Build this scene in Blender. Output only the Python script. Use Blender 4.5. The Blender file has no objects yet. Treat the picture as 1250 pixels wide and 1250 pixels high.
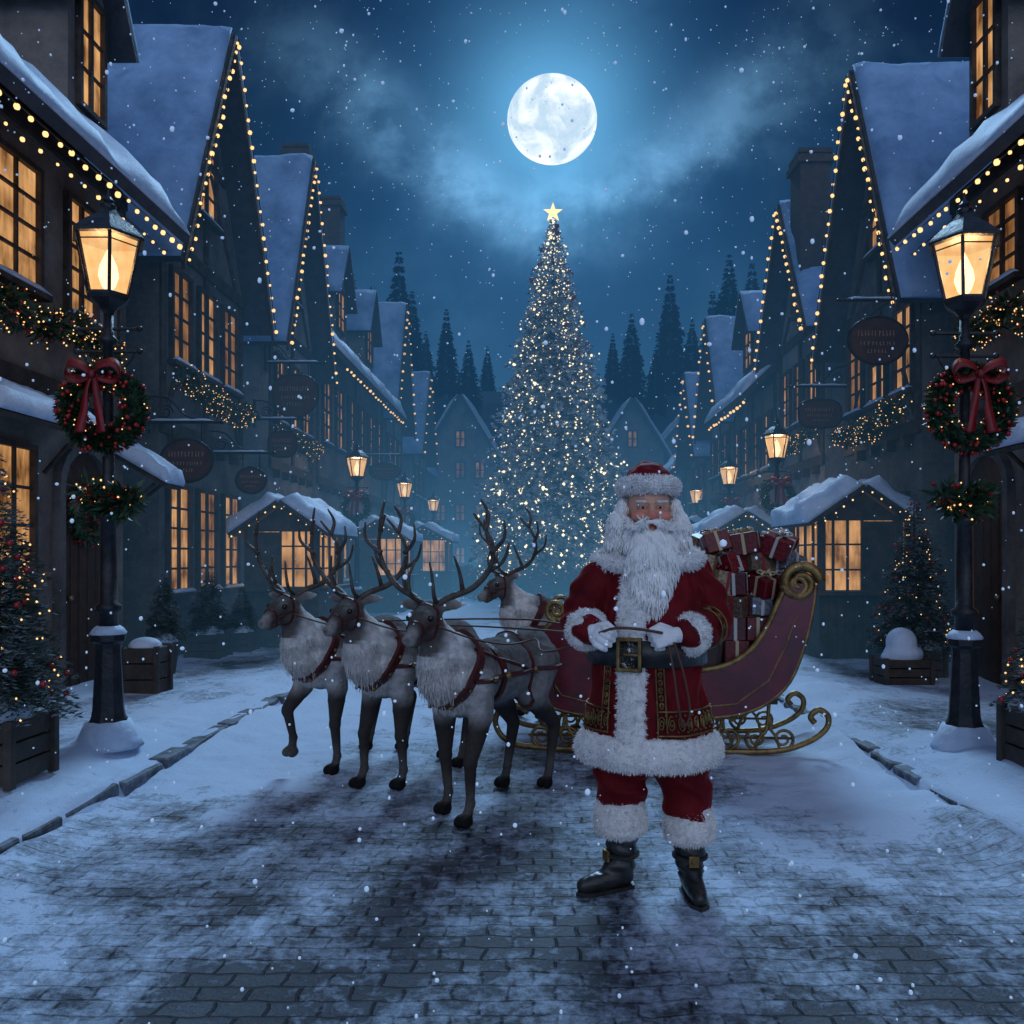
import bpy, math, random
from mathutils import Vector, Matrix, Euler, noise
from mathutils.bvhtree import BVHTree
R=math.radians; PI=math.pi; sin=math.sin; cos=math.cos
rnd=random.Random(11)
U=rnd.uniform
scene=bpy.context.scene
COL=scene.collection
def V(*a): return Vector(a)
def nz(x,y,z=0.0): return noise.noise(Vector((x,y,z)))
def sst(a,b,x):
    t=max(0,min(1,(x-a)/(b-a))); return t*t*(3-2*t)

# ---------------------------------------------------------------- objects
def empty(name,loc,rz=0,sc=1):
    o=bpy.data.objects.new(name,None); COL.objects.link(o)
    o.location=loc; o.rotation_euler=(0,0,rz); o.scale=(sc,sc,sc); o.empty_display_size=.1
    return o
def tag(o,label=None,cat=None,group=None,kind=None):
    if label: o['label']=label
    if cat: o['category']=cat
    if group: o['group']=group
    if kind: o['kind']=kind
    return o
def wloc(o):
    p=V(0,0,0)
    while o: p=p+o.location; o=o.parent
    return p
def copy_tree(o,parent=None):
    c=o.copy(); COL.objects.link(c); c.parent=parent
    for ch in list(o.children): copy_tree(ch,c)
    return c

class MB:
    def __init__(s): s.v=[];s.f=[]
    def add(s,vs,fs):
        b=len(s.v); s.v+=[tuple(p) for p in vs]; s.f+=[tuple(i+b for i in f) for f in fs]; return s
    def box(s,c,d,rot=None):
        hx,hy,hz=d[0]/2,d[1]/2,d[2]/2
        vs=[V(x,y,z) for x in(-hx,hx) for y in(-hy,hy) for z in(-hz,hz)]
        if rot is not None:
            m=rot if isinstance(rot,Matrix) else Euler(rot).to_matrix()
            vs=[m@p for p in vs]
        c=V(*c)
        return s.add([p+c for p in vs],[(0,1,3,2),(4,6,7,5),(0,4,5,1),(2,3,7,6),(0,2,6,4),(1,5,7,3)])
    def ob(s,F,a0,a1,b0,b1,c0,c1):
        O,Uu,N=F; Z=V(0,0,1)
        vs=[O+Uu*a+N*b+Z*c for a in(a0,a1) for b in(b0,b1) for c in(c0,c1)]
        return s.add(vs,[(0,1,3,2),(4,6,7,5),(0,4,5,1),(2,3,7,6),(0,2,6,4),(1,5,7,3)])
    def prism(s,poly,d):
        n=len(poly); d=V(*d); poly=[V(*p) for p in poly]
        vs=poly+[p+d for p in poly]
        fs=[tuple(range(n)),tuple(range(2*n-1,n-1,-1))]+[(i,(i+1)%n,(i+1)%n+n,i+n) for i in range(n)]
        return s.add(vs,fs)
    def tube(s,pts,r,n=8,closed=False,sx=1.0):
        pts=[V(*p) for p in pts]; m=len(pts)
        rs=list(r) if isinstance(r,(list,tuple)) else [r]*m
        t=(pts[1]-pts[0]).normalized(); ref=V(0,0,1) if abs(t.z)<.9 else V(1,0,0)
        nr=(ref-t*ref.dot(t)).normalized(); vs=[]
        for i in range(m):
            if closed: t=(pts[(i+1)%m]-pts[i-1])
            else: t=(pts[min(i+1,m-1)]-pts[max(i-1,0)])
            if t.length<1e-9: t=V(0,0,1)
            t.normalize(); nr=nr-t*nr.dot(t)
            if nr.length<1e-6: nr=t.orthogonal()
            nr.normalize(); b=t.cross(nr)
            for k in range(n):
                a=2*PI*k/n; vs.append(pts[i]+(nr*cos(a)+b*sin(a)*sx)*rs[i])
        fs=[]
        for i in range(m if closed else m-1):
            j=(i+1)%m
            for k in range(n):
                l=(k+1)%n; fs.append((i*n+k,i*n+l,j*n+l,j*n+k))
        if not closed:
            fs.append(tuple(range(n-1,-1,-1))); fs.append(tuple((m-1)*n+k for k in range(n)))
        return s.add(vs,fs)
    def ribbon(s,pts,wv,tw=None):
        pts=[V(*p) for p in pts]; n=len(pts); vs=[]
        for i,p in enumerate(pts):
            w=wv(i/(n-1)); vs+=[p-w,p+w]
        return s.add(vs,[(2*i,2*i+1,2*i+3,2*i+2) for i in range(n-1)])
    def cap(s,p0,p1,r0,r1,n=12):
        p0=V(*p0);p1=V(*p1); t=(p1-p0).normalized(); P=[];Q=[]
        for k in range(5):
            a=PI/2*k/4; P.append(p0-t*r0*cos(a)); Q.append(max(.0008,r0*sin(a)))
        for k in range(5):
            a=PI/2*k/4; P.append(p1+t*r1*sin(a)); Q.append(max(.0008,r1*cos(a)))
        return s.tube(P,Q,n)
    def chain(s,pts,rs,n=12):
        for i in range(len(pts)-1): s.cap(pts[i],pts[i+1],rs[i],rs[i+1],n)
        return s
    def sph(s,c,r,n=12,m=8,rot=None):
        if not isinstance(r,(tuple,list)): r=(r,r,r)
        mt=Euler(rot).to_matrix() if rot else None; c=V(*c)
        vs=[V(0,0,-r[2])]
        for i in range(1,m):
            a=-PI/2+PI*i/m
            for k in range(n): vs.append(V(r[0]*cos(a)*cos(2*PI*k/n),r[1]*cos(a)*sin(2*PI*k/n),r[2]*sin(a)))
        vs.append(V(0,0,r[2])); L=len(vs)-1
        if mt: vs=[mt@p for p in vs]
        fs=[(0,1+(k+1)%n,1+k) for k in range(n)]
        for i in range(m-2):
            for k in range(n):
                l=(k+1)%n; fs.append((1+i*n+k,1+i*n+l,1+(i+1)*n+l,1+(i+1)*n+k))
        fs+=[(L,1+(m-2)*n+k,1+(m-2)*n+(k+1)%n) for k in range(n)]
        return s.add([p+c for p in vs],fs)
    def octa(s,c,r):
        x,y,z=c
        return s.add([(x+r,y,z),(x-r,y,z),(x,y+r,z),(x,y-r,z),(x,y,z+r),(x,y,z-r)],
            [(0,2,4),(2,1,4),(1,3,4),(3,0,4),(2,0,5),(1,2,5),(3,1,5),(0,3,5)])
    def lathe(s,prof,c=(0,0,0),n=16,ph=0):
        vs=[(c[0]+r*cos(2*PI*k/n+ph),c[1]+r*sin(2*PI*k/n+ph),c[2]+z) for r,z in prof for k in range(n)]
        fs=[]
        for i in range(len(prof)-1):
            for k in range(n):
                l=(k+1)%n; fs.append((i*n+k,i*n+l,(i+1)*n+l,(i+1)*n+k))
        fs.append(tuple(range(n-1,-1,-1))); fs.append(tuple((len(prof)-1)*n+k for k in range(n)))
        return s.add(vs,fs)
    def loft(s,rings):
        n=len(rings[0]); vs=[p for r in rings for p in r]; fs=[]
        for i in range(len(rings)-1):
            for k in range(n):
                l=(k+1)%n; fs.append((i*n+k,i*n+l,(i+1)*n+l,(i+1)*n+k))
        fs.append(tuple(range(n-1,-1,-1))); fs.append(tuple((len(rings)-1)*n+k for k in range(n)))
        return s.add(vs,fs)
    def slab(s,A,B,C,D,t):
        A,B,C,D=[V(*p) for p in (A,B,C,D)]
        n=(B-A).cross(D-A).normalized()
        if n.z<0: n=-n
        n=n*t
        return s.add([A,B,C,D,A+n,B+n,C+n,D+n],[(0,1,2,3),(7,6,5,4),(0,4,5,1),(1,5,6,2),(2,6,7,3),(3,7,4,0)])
    def snow(s,A,B,C,D,t,amp,nu,nv,sc=1.5):
        A,B,C,D=[V(*p) for p in (A,B,C,D)]
        n=(B-A).cross(D-A).normalized()
        if n.z<0: n=-n
        top=[];bot=[]
        for i in range(nu+1):
            for j in range(nv+1):
                u=i/nu; v=j/nv; P=(A*(1-u)+B*u)*(1-v)+(D*(1-u)+C*u)*v
                e=min(1,min(u,1-u)*nu*.8+.35,1)*min(1,min(v,1-v)*nv*.8+.35)
                h=t*e+amp*(nz(P.x*sc,P.y*sc,P.z*sc)+.45*nz(P.x*sc*3,P.y*sc*3,P.z*sc*3))*e
                top.append(P+n*max(.01,h)); bot.append(P+n*.003)
        N=(nu+1)*(nv+1); fs=[]
        for i in range(nu):
            for j in range(nv):
                a=i*(nv+1)+j; b=a+nv+1; fs.append((a,b,b+1,a+1)); fs.append((a+N,a+1+N,b+1+N,b+N))
        def side(a,b): fs.append((a,b,b+N,a+N))
        for j in range(nv): side(j,j+1); side(nu*(nv+1)+j+1,nu*(nv+1)+j)
        for i in range(nu): side((i+1)*(nv+1),i*(nv+1)); side(i*(nv+1)+nv,(i+1)*(nv+1)+nv)
        return s.add(top+bot,fs)
    def leaf(s,p,d,L,w):
        sd=d.cross(V(U(-1,1),U(-1,1),U(-1,1)))
        if sd.length<1e-5: sd=V(1,0,0)
        sd=sd.normalized()*w
        m=p+d*(L*.45)
        return s.add([p,m+sd,p+d*L,m-sd],[(0,1,2,3)])
    def tri(s,p,d,L,w):
        sd=d.cross(V(U(-1,1),U(-1,1),U(-1,1)))
        if sd.length<1e-5: sd=V(1,0,0)
        sd=sd.normalized()*w
        return s.add([p-sd,p+sd,p+d*L],[(0,1,2)])
    def mesh(s,name='m'):
        me=bpy.data.meshes.new(name); me.from_pydata(s.v,[],s.f); me.update(); return me
    def build(s,name,mat,parent=None,smooth=False,world=False,bevel=0):
        if world and parent is not None:
            w=wloc(parent); s.v=[(a-w.x,b-w.y,c-w.z) for a,b,c in s.v]
        me=s.mesh(name); o=put(name,me,mat,parent,smooth,bevel)
        if name in ('berries','fairy_lights','baubles','foliage'): o['kind']='stuff'
        return o
def put(name,me,mat,parent=None,smooth=False,bevel=0):
    me.materials.clear(); me.materials.append(mat)
    if smooth: me.polygons.foreach_set('use_smooth',[True]*len(me.polygons))
    o=bpy.data.objects.new(name,me); COL.objects.link(o); o.parent=parent
    if bevel:
        b=o.modifiers.new('b','BEVEL'); b.width=bevel; b.segments=2; b.limit_method='ANGLE'
    return o
def remesh(mb,vox,it=4,fac=.5):
    o=bpy.data.objects.new('tmp',mb.mesh('tmp')); COL.objects.link(o)
    m=o.modifiers.new('r','REMESH'); m.mode='VOXEL'; m.voxel_size=vox
    if it:
        q=o.modifiers.new('s','SMOOTH'); q.factor=fac; q.iterations=it
    dg=bpy.context.evaluated_depsgraph_get()
    me=bpy.data.meshes.new_from_object(o.evaluated_get(dg))
    bpy.data.objects.remove(o); return me
def tufts(mb,me,n,L,w,flow,droop=.5,sel=None,jit=.35):
    vs=me.vertices; N=len(vs); c=0; g=0
    while c<n and g<n*20:
        g+=1; v=vs[rnd.randrange(N)]
        if sel and not sel(v.co): continue
        nr=v.normal; d=nr*(1-droop)+flow*droop+V(U(-jit,jit),U(-jit,jit),U(-jit,jit))
        d.normalize(); mb.tri(v.co-nr*.003,d,L*U(.6,1.2),w); c+=1
def strands(mb,me,n,L,r,flow,sel=None,curl=.5,out=.25):
    vs=me.vertices; N=len(vs); c=0; g=0
    while c<n and g<n*20:
        g+=1; v=vs[rnd.randrange(N)]
        if sel and not sel(v.co): continue
        p=v.co.copy()-v.normal*.004; d=(v.normal*.6+flow*.6).normalized(); l=L*U(.5,1.2); k=5; P=[p]; ph=U(0,6)
        for i in range(k):
            w=V(sin(ph+i*1.3),cos(ph*1.3+i*1.1)*.5,0)*curl*.4
            d=(d+flow*.6+w+v.normal*out*.3).normalized(); p=p+d*(l/k); P.append(p.copy())
        mb.tube(P,[r,r*1.1,r,r*.8,r*.5,r*.12],4); c+=1
def mb_from(me):
    mb=MB(); mb.v=[tuple(v.co) for v in me.vertices]; mb.f=[tuple(p.vertices) for p in me.polygons]; return mb
def path(pts,k=6,closed=False):
    pts=[V(*p) for p in pts]; out=[]; n=len(pts)
    for i in range(n-1):
        p0=pts[max(i-1,0)];p1=pts[i];p2=pts[i+1];p3=pts[min(i+2,n-1)]
        for j in range(k):
            t=j/k; out.append(.5*((2*p1)+(p2-p0)*t+(2*p0-5*p1+4*p2-p3)*t*t+(3*p1-p0-3*p2+p3)*t**3))
    out.append(pts[-1]); return out

# ---------------------------------------------------------------- materials
HZL=(.066,.215,.385); HZH=(.0105,.048,.110)  # colours of the painted haze, near the ground and higher up
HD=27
class NT:
    def __init__(s,nt): s.nt=nt; s.N=nt.nodes; s.L=nt.links; s.N.clear()
    def n(s,t,**k):
        x=s.N.new(t)
        for a,b in k.items(): setattr(x,a,b)
        return x
    def l(s,a,b): s.L.new(a,b)
    def m(s,op,a,b=None,c=None,clamp=False):
        x=s.N.new('ShaderNodeMath'); x.operation=op; x.use_clamp=clamp
        for i,q in enumerate((a,b,c)):
            if q is None: continue
            if isinstance(q,(int,float)): x.inputs[i].default_value=q
            else: s.l(q,x.inputs[i])
        return x.outputs[0]
    def noise(s,vec,scale,detail=3,rough=.5,dist=0):
        x=s.N.new('ShaderNodeTexNoise'); x.inputs['Scale'].default_value=scale; x.inputs['Detail'].default_value=detail
        x.inputs['Roughness'].default_value=rough; x.inputs['Distortion'].default_value=dist
        s.l(vec,x.inputs['Vector']); return x.outputs['Fac']
    def ramp(s,f,a,b,ca=(0,0,0,1),cb=(1,1,1,1)):
        x=s.N.new('ShaderNodeValToRGB'); x.color_ramp.elements[0].position=a; x.color_ramp.elements[1].position=b
        x.color_ramp.elements[0].color=ca; x.color_ramp.elements[1].color=cb; s.l(f,x.inputs[0]); return x.outputs[0]
    def mix(s,f,a,b,bt='MIX'):
        x=s.N.new('ShaderNodeMix'); x.data_type='RGBA'; x.blend_type=bt
        for i,q in ((0,f),(6,a),(7,b)):
            if isinstance(q,(int,float)): x.inputs[i].default_value=q
            elif isinstance(q,tuple): x.inputs[i].default_value=q if len(q)==4 else q+(1,)
            else: s.l(q,x.inputs[i])
        return x.outputs[2]
    def bump(s,h,st,dist=.02):
        x=s.N.new('ShaderNodeBump'); x.inputs['Strength'].default_value=st; x.inputs['Distance'].default_value=dist
        s.l(h,x.inputs['Height']); return x.outputs[0]
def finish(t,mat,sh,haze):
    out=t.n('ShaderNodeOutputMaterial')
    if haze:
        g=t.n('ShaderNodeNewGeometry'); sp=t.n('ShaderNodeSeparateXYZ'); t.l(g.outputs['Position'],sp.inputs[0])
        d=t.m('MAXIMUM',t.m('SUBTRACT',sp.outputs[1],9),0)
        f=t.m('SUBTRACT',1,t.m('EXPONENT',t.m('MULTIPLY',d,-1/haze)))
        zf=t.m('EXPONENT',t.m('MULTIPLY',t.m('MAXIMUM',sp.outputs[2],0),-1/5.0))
        e=t.n('ShaderNodeEmission'); t.l(t.mix(zf,HZH,HZL),e.inputs[0]); e.inputs[1].default_value=1  # haze painted onto each surface as emission, thickening down the street; no volume
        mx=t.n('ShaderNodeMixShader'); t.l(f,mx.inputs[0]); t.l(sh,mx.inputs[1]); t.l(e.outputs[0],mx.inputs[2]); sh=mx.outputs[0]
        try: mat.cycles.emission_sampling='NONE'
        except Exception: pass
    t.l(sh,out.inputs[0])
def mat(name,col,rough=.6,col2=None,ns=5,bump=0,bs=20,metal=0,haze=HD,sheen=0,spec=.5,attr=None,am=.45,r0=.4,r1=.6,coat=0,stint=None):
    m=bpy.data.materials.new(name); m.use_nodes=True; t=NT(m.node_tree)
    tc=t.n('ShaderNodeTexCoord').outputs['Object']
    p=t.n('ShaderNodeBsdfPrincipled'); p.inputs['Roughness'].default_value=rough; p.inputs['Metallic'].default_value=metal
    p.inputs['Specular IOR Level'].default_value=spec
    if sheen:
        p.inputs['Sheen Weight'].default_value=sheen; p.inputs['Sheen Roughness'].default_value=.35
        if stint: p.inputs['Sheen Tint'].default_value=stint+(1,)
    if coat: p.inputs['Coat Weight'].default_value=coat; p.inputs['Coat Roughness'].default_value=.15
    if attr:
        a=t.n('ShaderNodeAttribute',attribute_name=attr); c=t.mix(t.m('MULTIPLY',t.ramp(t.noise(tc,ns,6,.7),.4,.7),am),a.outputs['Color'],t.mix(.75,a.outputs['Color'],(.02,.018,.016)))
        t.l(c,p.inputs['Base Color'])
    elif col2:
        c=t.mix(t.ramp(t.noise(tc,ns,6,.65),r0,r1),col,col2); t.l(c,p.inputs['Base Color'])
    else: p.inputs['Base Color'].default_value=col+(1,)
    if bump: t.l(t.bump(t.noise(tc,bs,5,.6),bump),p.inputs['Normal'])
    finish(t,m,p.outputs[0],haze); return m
def wallmat(name,col,col2,frost=(.20,.25,.33)):
    m=bpy.data.materials.new(name); m.use_nodes=True; t=NT(m.node_tree)
    g=t.n('ShaderNodeNewGeometry').outputs['Position']
    n1=t.noise(g,1.6,8,.7); n2=t.noise(g,14,6,.7); n3=t.noise(g,.6,4,.6)
    c=t.mix(t.ramp(n1,.38,.62),col,col2); c=t.mix(t.m('MULTIPLY',t.ramp(n2,.55,.8),.5),c,frost)
    c=t.mix(t.m('MULTIPLY',t.ramp(n3,.5,.7),.5),c,(.03,.027,.025))
    p=t.n('ShaderNodeBsdfPrincipled'); p.inputs['Roughness'].default_value=.85; t.l(c,p.inputs['Base Color'])
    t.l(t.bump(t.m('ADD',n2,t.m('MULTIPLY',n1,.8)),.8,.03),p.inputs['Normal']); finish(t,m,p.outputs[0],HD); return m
def emat(name,col,st,haze=HD,col2=None,ns=3,sample=False,transp=0):
    m=bpy.data.materials.new(name); m.use_nodes=True; t=NT(m.node_tree)
    e=t.n('ShaderNodeEmission'); e.inputs[1].default_value=st
    if col2:
        tc=t.n('ShaderNodeTexCoord').outputs['Object']
        mp=t.n('ShaderNodeVectorMath',operation='MULTIPLY'); t.l(tc,mp.inputs[0]); mp.inputs[1].default_value=(3.2,3.2,.6)
        f=t.m('ADD',t.m('MULTIPLY',t.noise(tc,ns,3,.5),.55),t.m('MULTIPLY',t.noise(mp.outputs[0],3.5,4,.6),.45))
        t.l(t.mix(t.ramp(f,.38,.64),col,col2),e.inputs[0])
    else: e.inputs[0].default_value=col+(1,)
    sh=e.outputs[0]
    if transp:
        tr=t.n('ShaderNodeBsdfTransparent'); mx=t.n('ShaderNodeMixShader'); mx.inputs[0].default_value=transp
        t.l(sh,mx.inputs[1]); t.l(tr.outputs[0],mx.inputs[2]); sh=mx.outputs[0]
    finish(t,m,sh,haze)
    try: m.cycles.emission_sampling='AUTO' if sample else 'NONE'
    except Exception: pass
    return m
PLA=wallmat('plaster',(.12,.10,.088),(.24,.20,.17))
PLB=wallmat('plaster_grey',(.14,.135,.135),(.28,.26,.245))
STO=wallmat('stone_wall',(.16,.15,.145),(.07,.068,.068))
TIM=mat('timber',(.024,.017,.013),.7,(.06,.045,.036),6,.6,18)
SHI=mat('shingle',(.03,.035,.045),.7,(.05,.055,.07),5,.6,14)
SNO=mat('snow',(.32,.50,.76),.7,(.15,.27,.45),1.3,.9,6,r0=.36,r1=.66)  # dim blue of the night light put into this snow's base colour
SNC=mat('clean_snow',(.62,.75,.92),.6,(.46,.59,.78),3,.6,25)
BRK=mat('brick',(.085,.055,.045),.85,(.05,.04,.038),8,.7,16)
IRN=mat('cast_iron',(.012,.014,.018),.42,(.028,.032,.04),9,.35,30,metal=.3)
WIN=emat('lit_window',(.11,.042,.012),1.0,col2=(.80,.41,.16),ns=2.0,sample=True)
WI2=emat('dim_window',(.06,.024,.009),1.0,col2=(.40,.18,.065),ns=2.2,sample=False)
GLS=emat('lantern_glass',(1,.44,.13),1.25,transp=.36,col2=(1,.66,.30),ns=9)
BLB=emat('lamp_bulb',(1,.80,.50),3.4)
FAI=emat('fairy_bulb',(1,.58,.23),1.8)
FAW=emat('tree_bulb',(1,.82,.54),2.1,haze=70)
STR=emat('star_glow',(1,.74,.38),1.8,haze=90)
WIRE=mat('wire',(.01,.012,.01),.6)
GRF=mat('frosted_needles',(.06,.125,.118),.75,(.60,.70,.76),3.0,haze=52,r0=.37,r1=.60)
GRP=mat('needles',(.020,.046,.034),.75,(.26,.32,.36),7,haze=60,r0=.46,r1=.70)
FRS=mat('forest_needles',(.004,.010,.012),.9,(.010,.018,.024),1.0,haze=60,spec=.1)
HOL=mat('holly_leaf',(.012,.045,.02),.45,(.035,.075,.035),9)
BER=mat('red_berry',(.42,.012,.014),.3)
RIB=mat('red_ribbon',(.24,.003,.008),.5,(.15,.002,.005),10,.1,30)
BAU=mat('bauble_red',(.35,.015,.02),.22)
DOO=mat('door_wood',(.035,.018,.012),.6,(.06,.03,.018),7,.5,20)
SGN=mat('sign_board',(.075,.030,.025),.6,(.045,.02,.017),6,.3,20)
GOL=mat('gold',(.30,.195,.075),.42,(.15,.095,.04),14,.3,40,metal=.8,haze=0)
LET=mat('sign_letter',(.36,.20,.13),.6)
TER=mat('planter_wood',(.035,.028,.023),.75,(.06,.048,.04),6,.5,20)
BRASS=mat('brass',(.35,.24,.1),.4,metal=.8)

def ground_mat(name,rough=.38):
    m=bpy.data.materials.new(name); m.use_nodes=True; t=NT(m.node_tree)
    g=t.n('ShaderNodeNewGeometry').outputs['Position']
    nv=t.n('ShaderNodeTexNoise'); nv.inputs['Scale'].default_value=6; nv.inputs['Detail'].default_value=5; t.l(g,nv.inputs['Vector'])
    off=t.n('ShaderNodeVectorMath',operation='MULTIPLY_ADD'); t.l(nv.outputs['Color'],off.inputs[0]); off.inputs[1].default_value=(.065,.05,0); t.l(g,off.inputs[2])
    b=t.n('ShaderNodeTexBrick'); t.l(off.outputs[0],b.inputs['Vector']); b.inputs['Scale'].default_value=1
    b.inputs['Brick Width'].default_value=.180; b.inputs['Row Height'].default_value=.095; b.inputs['Mortar Size'].default_value=.009
    b.inputs['Mortar Smooth'].default_value=1.0; b.inputs['Color1'].default_value=(.020,.028,.041,1); b.inputs['Color2'].default_value=(.062,.080,.108,1)
    b.inputs['Mortar'].default_value=(.008,.011,.017,1)
    n1=t.noise(g,24,7,.75); n2=t.noise(g,3.6,7,.72); n3=t.noise(g,90,3,.6)
    at=t.n('ShaderNodeAttribute',attribute_name='snow').outputs['Fac']
    s=t.m('ADD',at,t.m('ADD',t.m('MULTIPLY',t.m('SUBTRACT',n1,.5),1.35),t.m('MULTIPLY',t.m('SUBTRACT',n2,.5),1.9)))
    s=t.m('ADD',s,t.m('MULTIPLY',b.outputs['Fac'],-.08))
    sm=t.ramp(s,.20,.80)
    stone=t.mix(t.m('MULTIPLY',t.ramp(n2,.3,.7),.6),b.outputs['Color'],(.032,.042,.060))
    col=t.mix(sm,stone,(.55,.67,.85))
    p=t.n('ShaderNodeBsdfPrincipled'); t.l(col,p.inputs['Base Color'])
    rr=t.m('ADD',t.m('MULTIPLY',sm,.36),t.m('ADD',t.m('MULTIPLY',n1,.3),rough-.14)); t.l(rr,p.inputs['Roughness'])
    p.inputs['Specular IOR Level'].default_value=.55
    inv=t.m('SUBTRACT',1,t.m('MULTIPLY',sm,.90))
    h=t.m('MULTIPLY',t.m('MULTIPLY',t.m('SUBTRACT',1,b.outputs['Fac']),inv),.7)
    h=t.m('ADD',h,t.m('MULTIPLY',n1,.7)); h=t.m('ADD',h,t.m('MULTIPLY',n3,.3)); h=t.m('ADD',h,t.m('MULTIPLY',sm,.9)); h=t.m('ADD',h,t.m('MULTIPLY',n2,1.4))
    t.l(t.bump(h,.95,.016),p.inputs['Normal'])
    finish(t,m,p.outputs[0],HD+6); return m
COB=ground_mat('cobbles')

# ---------------------------------------------------------------- ground
KL,KR=-2.65,2.42
def ys(a,b):
    o=[];y=a
    while y<b: o.append(y); y+=.055 if y<7 else (.12 if y<14 else .5)
    o.append(b); return o
def grid(name,xs,yl,zf,sf,m,kind='structure'):
    vs=[];sn=[]
    for y in yl:
        for x in xs:
            s=sf(x,y); vs.append((x,y,zf(x,y,s))); sn.append(s)
    n=len(xs); fs=[(j*n+i,j*n+i+1,(j+1)*n+i+1,(j+1)*n+i) for j in range(len(yl)-1) for i in range(n-1)]
    me=bpy.data.meshes.new(name); me.from_pydata(vs,[],fs); me.update()
    a=me.attributes.new('snow','FLOAT','POINT'); a.data.foreach_set('value',sn)
    o=put(name,me,m,None,True); o['kind']=kind; return o
def road_s(x,y):
    e=abs(x+.12)/2.5
    s=.24+.62*e**2.0+.62*nz(x*.8,y*.55,3)+.34*nz(x*2.4,y*1.7,8)+.50*sst(4.2,7.0,y)
    return max(0,min(1.25,s+.06))
def road_z(x,y,s):
    dk=min(x-KL,KR-x)
    z=.006+.026*s*(.6+.8*nz(x*2,y*2,1))+.016*nz(x*7,y*7,2)*s
    z+=max(0,.10*math.exp(-(dk/.24)**2)*(.45+1.3*nz(x*.9,y*.8,5)+.4*nz(x*4,y*4)))
    return z
xs=[KL+(KR-KL)*i/92 for i in range(93)]
grid('road',xs,ys(-3,58),road_z,road_s,COB)
def dke(x): return (-2.80-x) if x<0 else (x-2.57)
def pave_s(x,y):
    d=dke(x)
    s=.62+.55*nz(x*.9,y*.5,12)+.25*nz(x*3,y*2.5,8)+.5*math.exp(-(max(0,d)/.6)**2)+.5*sst(4.2,5,abs(x))
    return max(0,min(1.1,s))
def pave_z(x,y,s=None):
    if s is None: s=pave_s(x,y)
    d=dke(x)
    if d<0:
        c=.108+.06*nz(x*1.3,y*1.1,7)+.03*nz(x*5,y*5,3)
        return c*sst(-.17,-.10,d)
    return .112+.03*s*(1+nz(x*1.7,y*1.7,1))+.020*nz(x*6,y*6,2)*s+.13*sst(0,.35,d)*math.exp(-(max(0,d-.35)/.4)**2)*max(0,.25+1.3*nz(x*1.1,y*.9,7))+(.06*nz(x*1.3,y*1.1,7))*sst(.3,0,d)
def lin(a,b,n): return [a+(b-a)*i/n for i in range(n+1)]
grid('pavement_left',lin(-8,-3.5,30)[:-1]+lin(-3.5,-2.64,22),ys(-3,58),pave_z,pave_s,COB)
grid('pavement_right',lin(2.41,3.3,22)[:-1]+lin(3.3,8,30),ys(-3,58),pave_z,pave_s,COB)
g=MB().add([(-900,-300,-.03),(900,-300,-.03),(900,1200,-.03),(-900,1200,-.03)],[(0,1,2,3)]).build('ground',SNO); g['kind']='structure'
KST=mat('kerb_stone',(.04,.048,.062),.7,(.16,.19,.24),7,.7,14)
for nm,x0 in (('kerb_left',KL-.16),('kerb_right',KR)):
    mb=MB(); y=-3
    while y<50:
        l=U(.34,.62); mb.box((x0+.08+U(-.015,.015),y+l/2,.032+U(-.012,.010)),(.145,l-.025,.15),(U(-.05,.05),U(-.05,.05),U(-.03,.03))); y+=l
    o=mb.build(nm,KST,bevel=.02); o['kind']='structure'
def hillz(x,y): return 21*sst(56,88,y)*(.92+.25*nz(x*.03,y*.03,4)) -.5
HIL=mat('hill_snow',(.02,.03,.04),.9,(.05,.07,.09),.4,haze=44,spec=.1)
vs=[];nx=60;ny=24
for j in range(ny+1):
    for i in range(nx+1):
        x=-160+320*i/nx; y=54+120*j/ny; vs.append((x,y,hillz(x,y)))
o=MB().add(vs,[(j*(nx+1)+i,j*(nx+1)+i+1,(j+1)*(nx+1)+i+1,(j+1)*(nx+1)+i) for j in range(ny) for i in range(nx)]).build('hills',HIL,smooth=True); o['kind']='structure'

# ---------------------------------------------------------------- houses
FX=5.1
def window(root,F,a0,a1,z0,z1,nx=2,ny=4,b=0.0,m=WIN,sill=True,small=False):
    w=.055 if not small else .08; mb=MB(); f=.07
    mb.ob(F,a0-w,a1+w,b-.02,b+f,z0-w,z0); mb.ob(F,a0-w,a1+w,b-.02,b+f,z1,z1+w)
    mb.ob(F,a0-w,a0,b-.02,b+f-.002,z0,z1); mb.ob(F,a1,a1+w,b-.02,b+f-.002,z0,z1)
    t=.015 if not small else .03
    for i in range(1,nx):
        a=a0+(a1-a0)*i/nx; tt=t*1.9 if i*2==nx else t; mb.ob(F,a-tt,a+tt,b+.012,b+.045,z0,z1)
    for i in range(1,ny):
        z=z0+(z1-z0)*i/ny; mb.ob(F,a0,a1,b+.012,b+.042,z-t,z+t)
    fr=mb.build('window',TIM,root,world=True)
    MB().ob(F,a0,a1,b-.01,b+.012,z0,z1).build('pane',m,fr,world=True)
    if sill:
        s=MB(); s.ob(F,a0-.1,a1+.1,b-.02,b+.13,z0-w-.06,z0-w-.003); s.build('sill',TIM,fr,world=True)
        O,Uu,N=F; z=z0-w-.002
        A=O+Uu*(a0-.09)+N*(b+.071)+V(0,0,z);B=O+Uu*(a1+.09)+N*(b+.071)+V(0,0,z)
        MB().snow(A,B,B+N*.06,A+N*.06,.06,.02,8,2,6).build('sill_snow',SNC,fr,True,True)
    return fr
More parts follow.
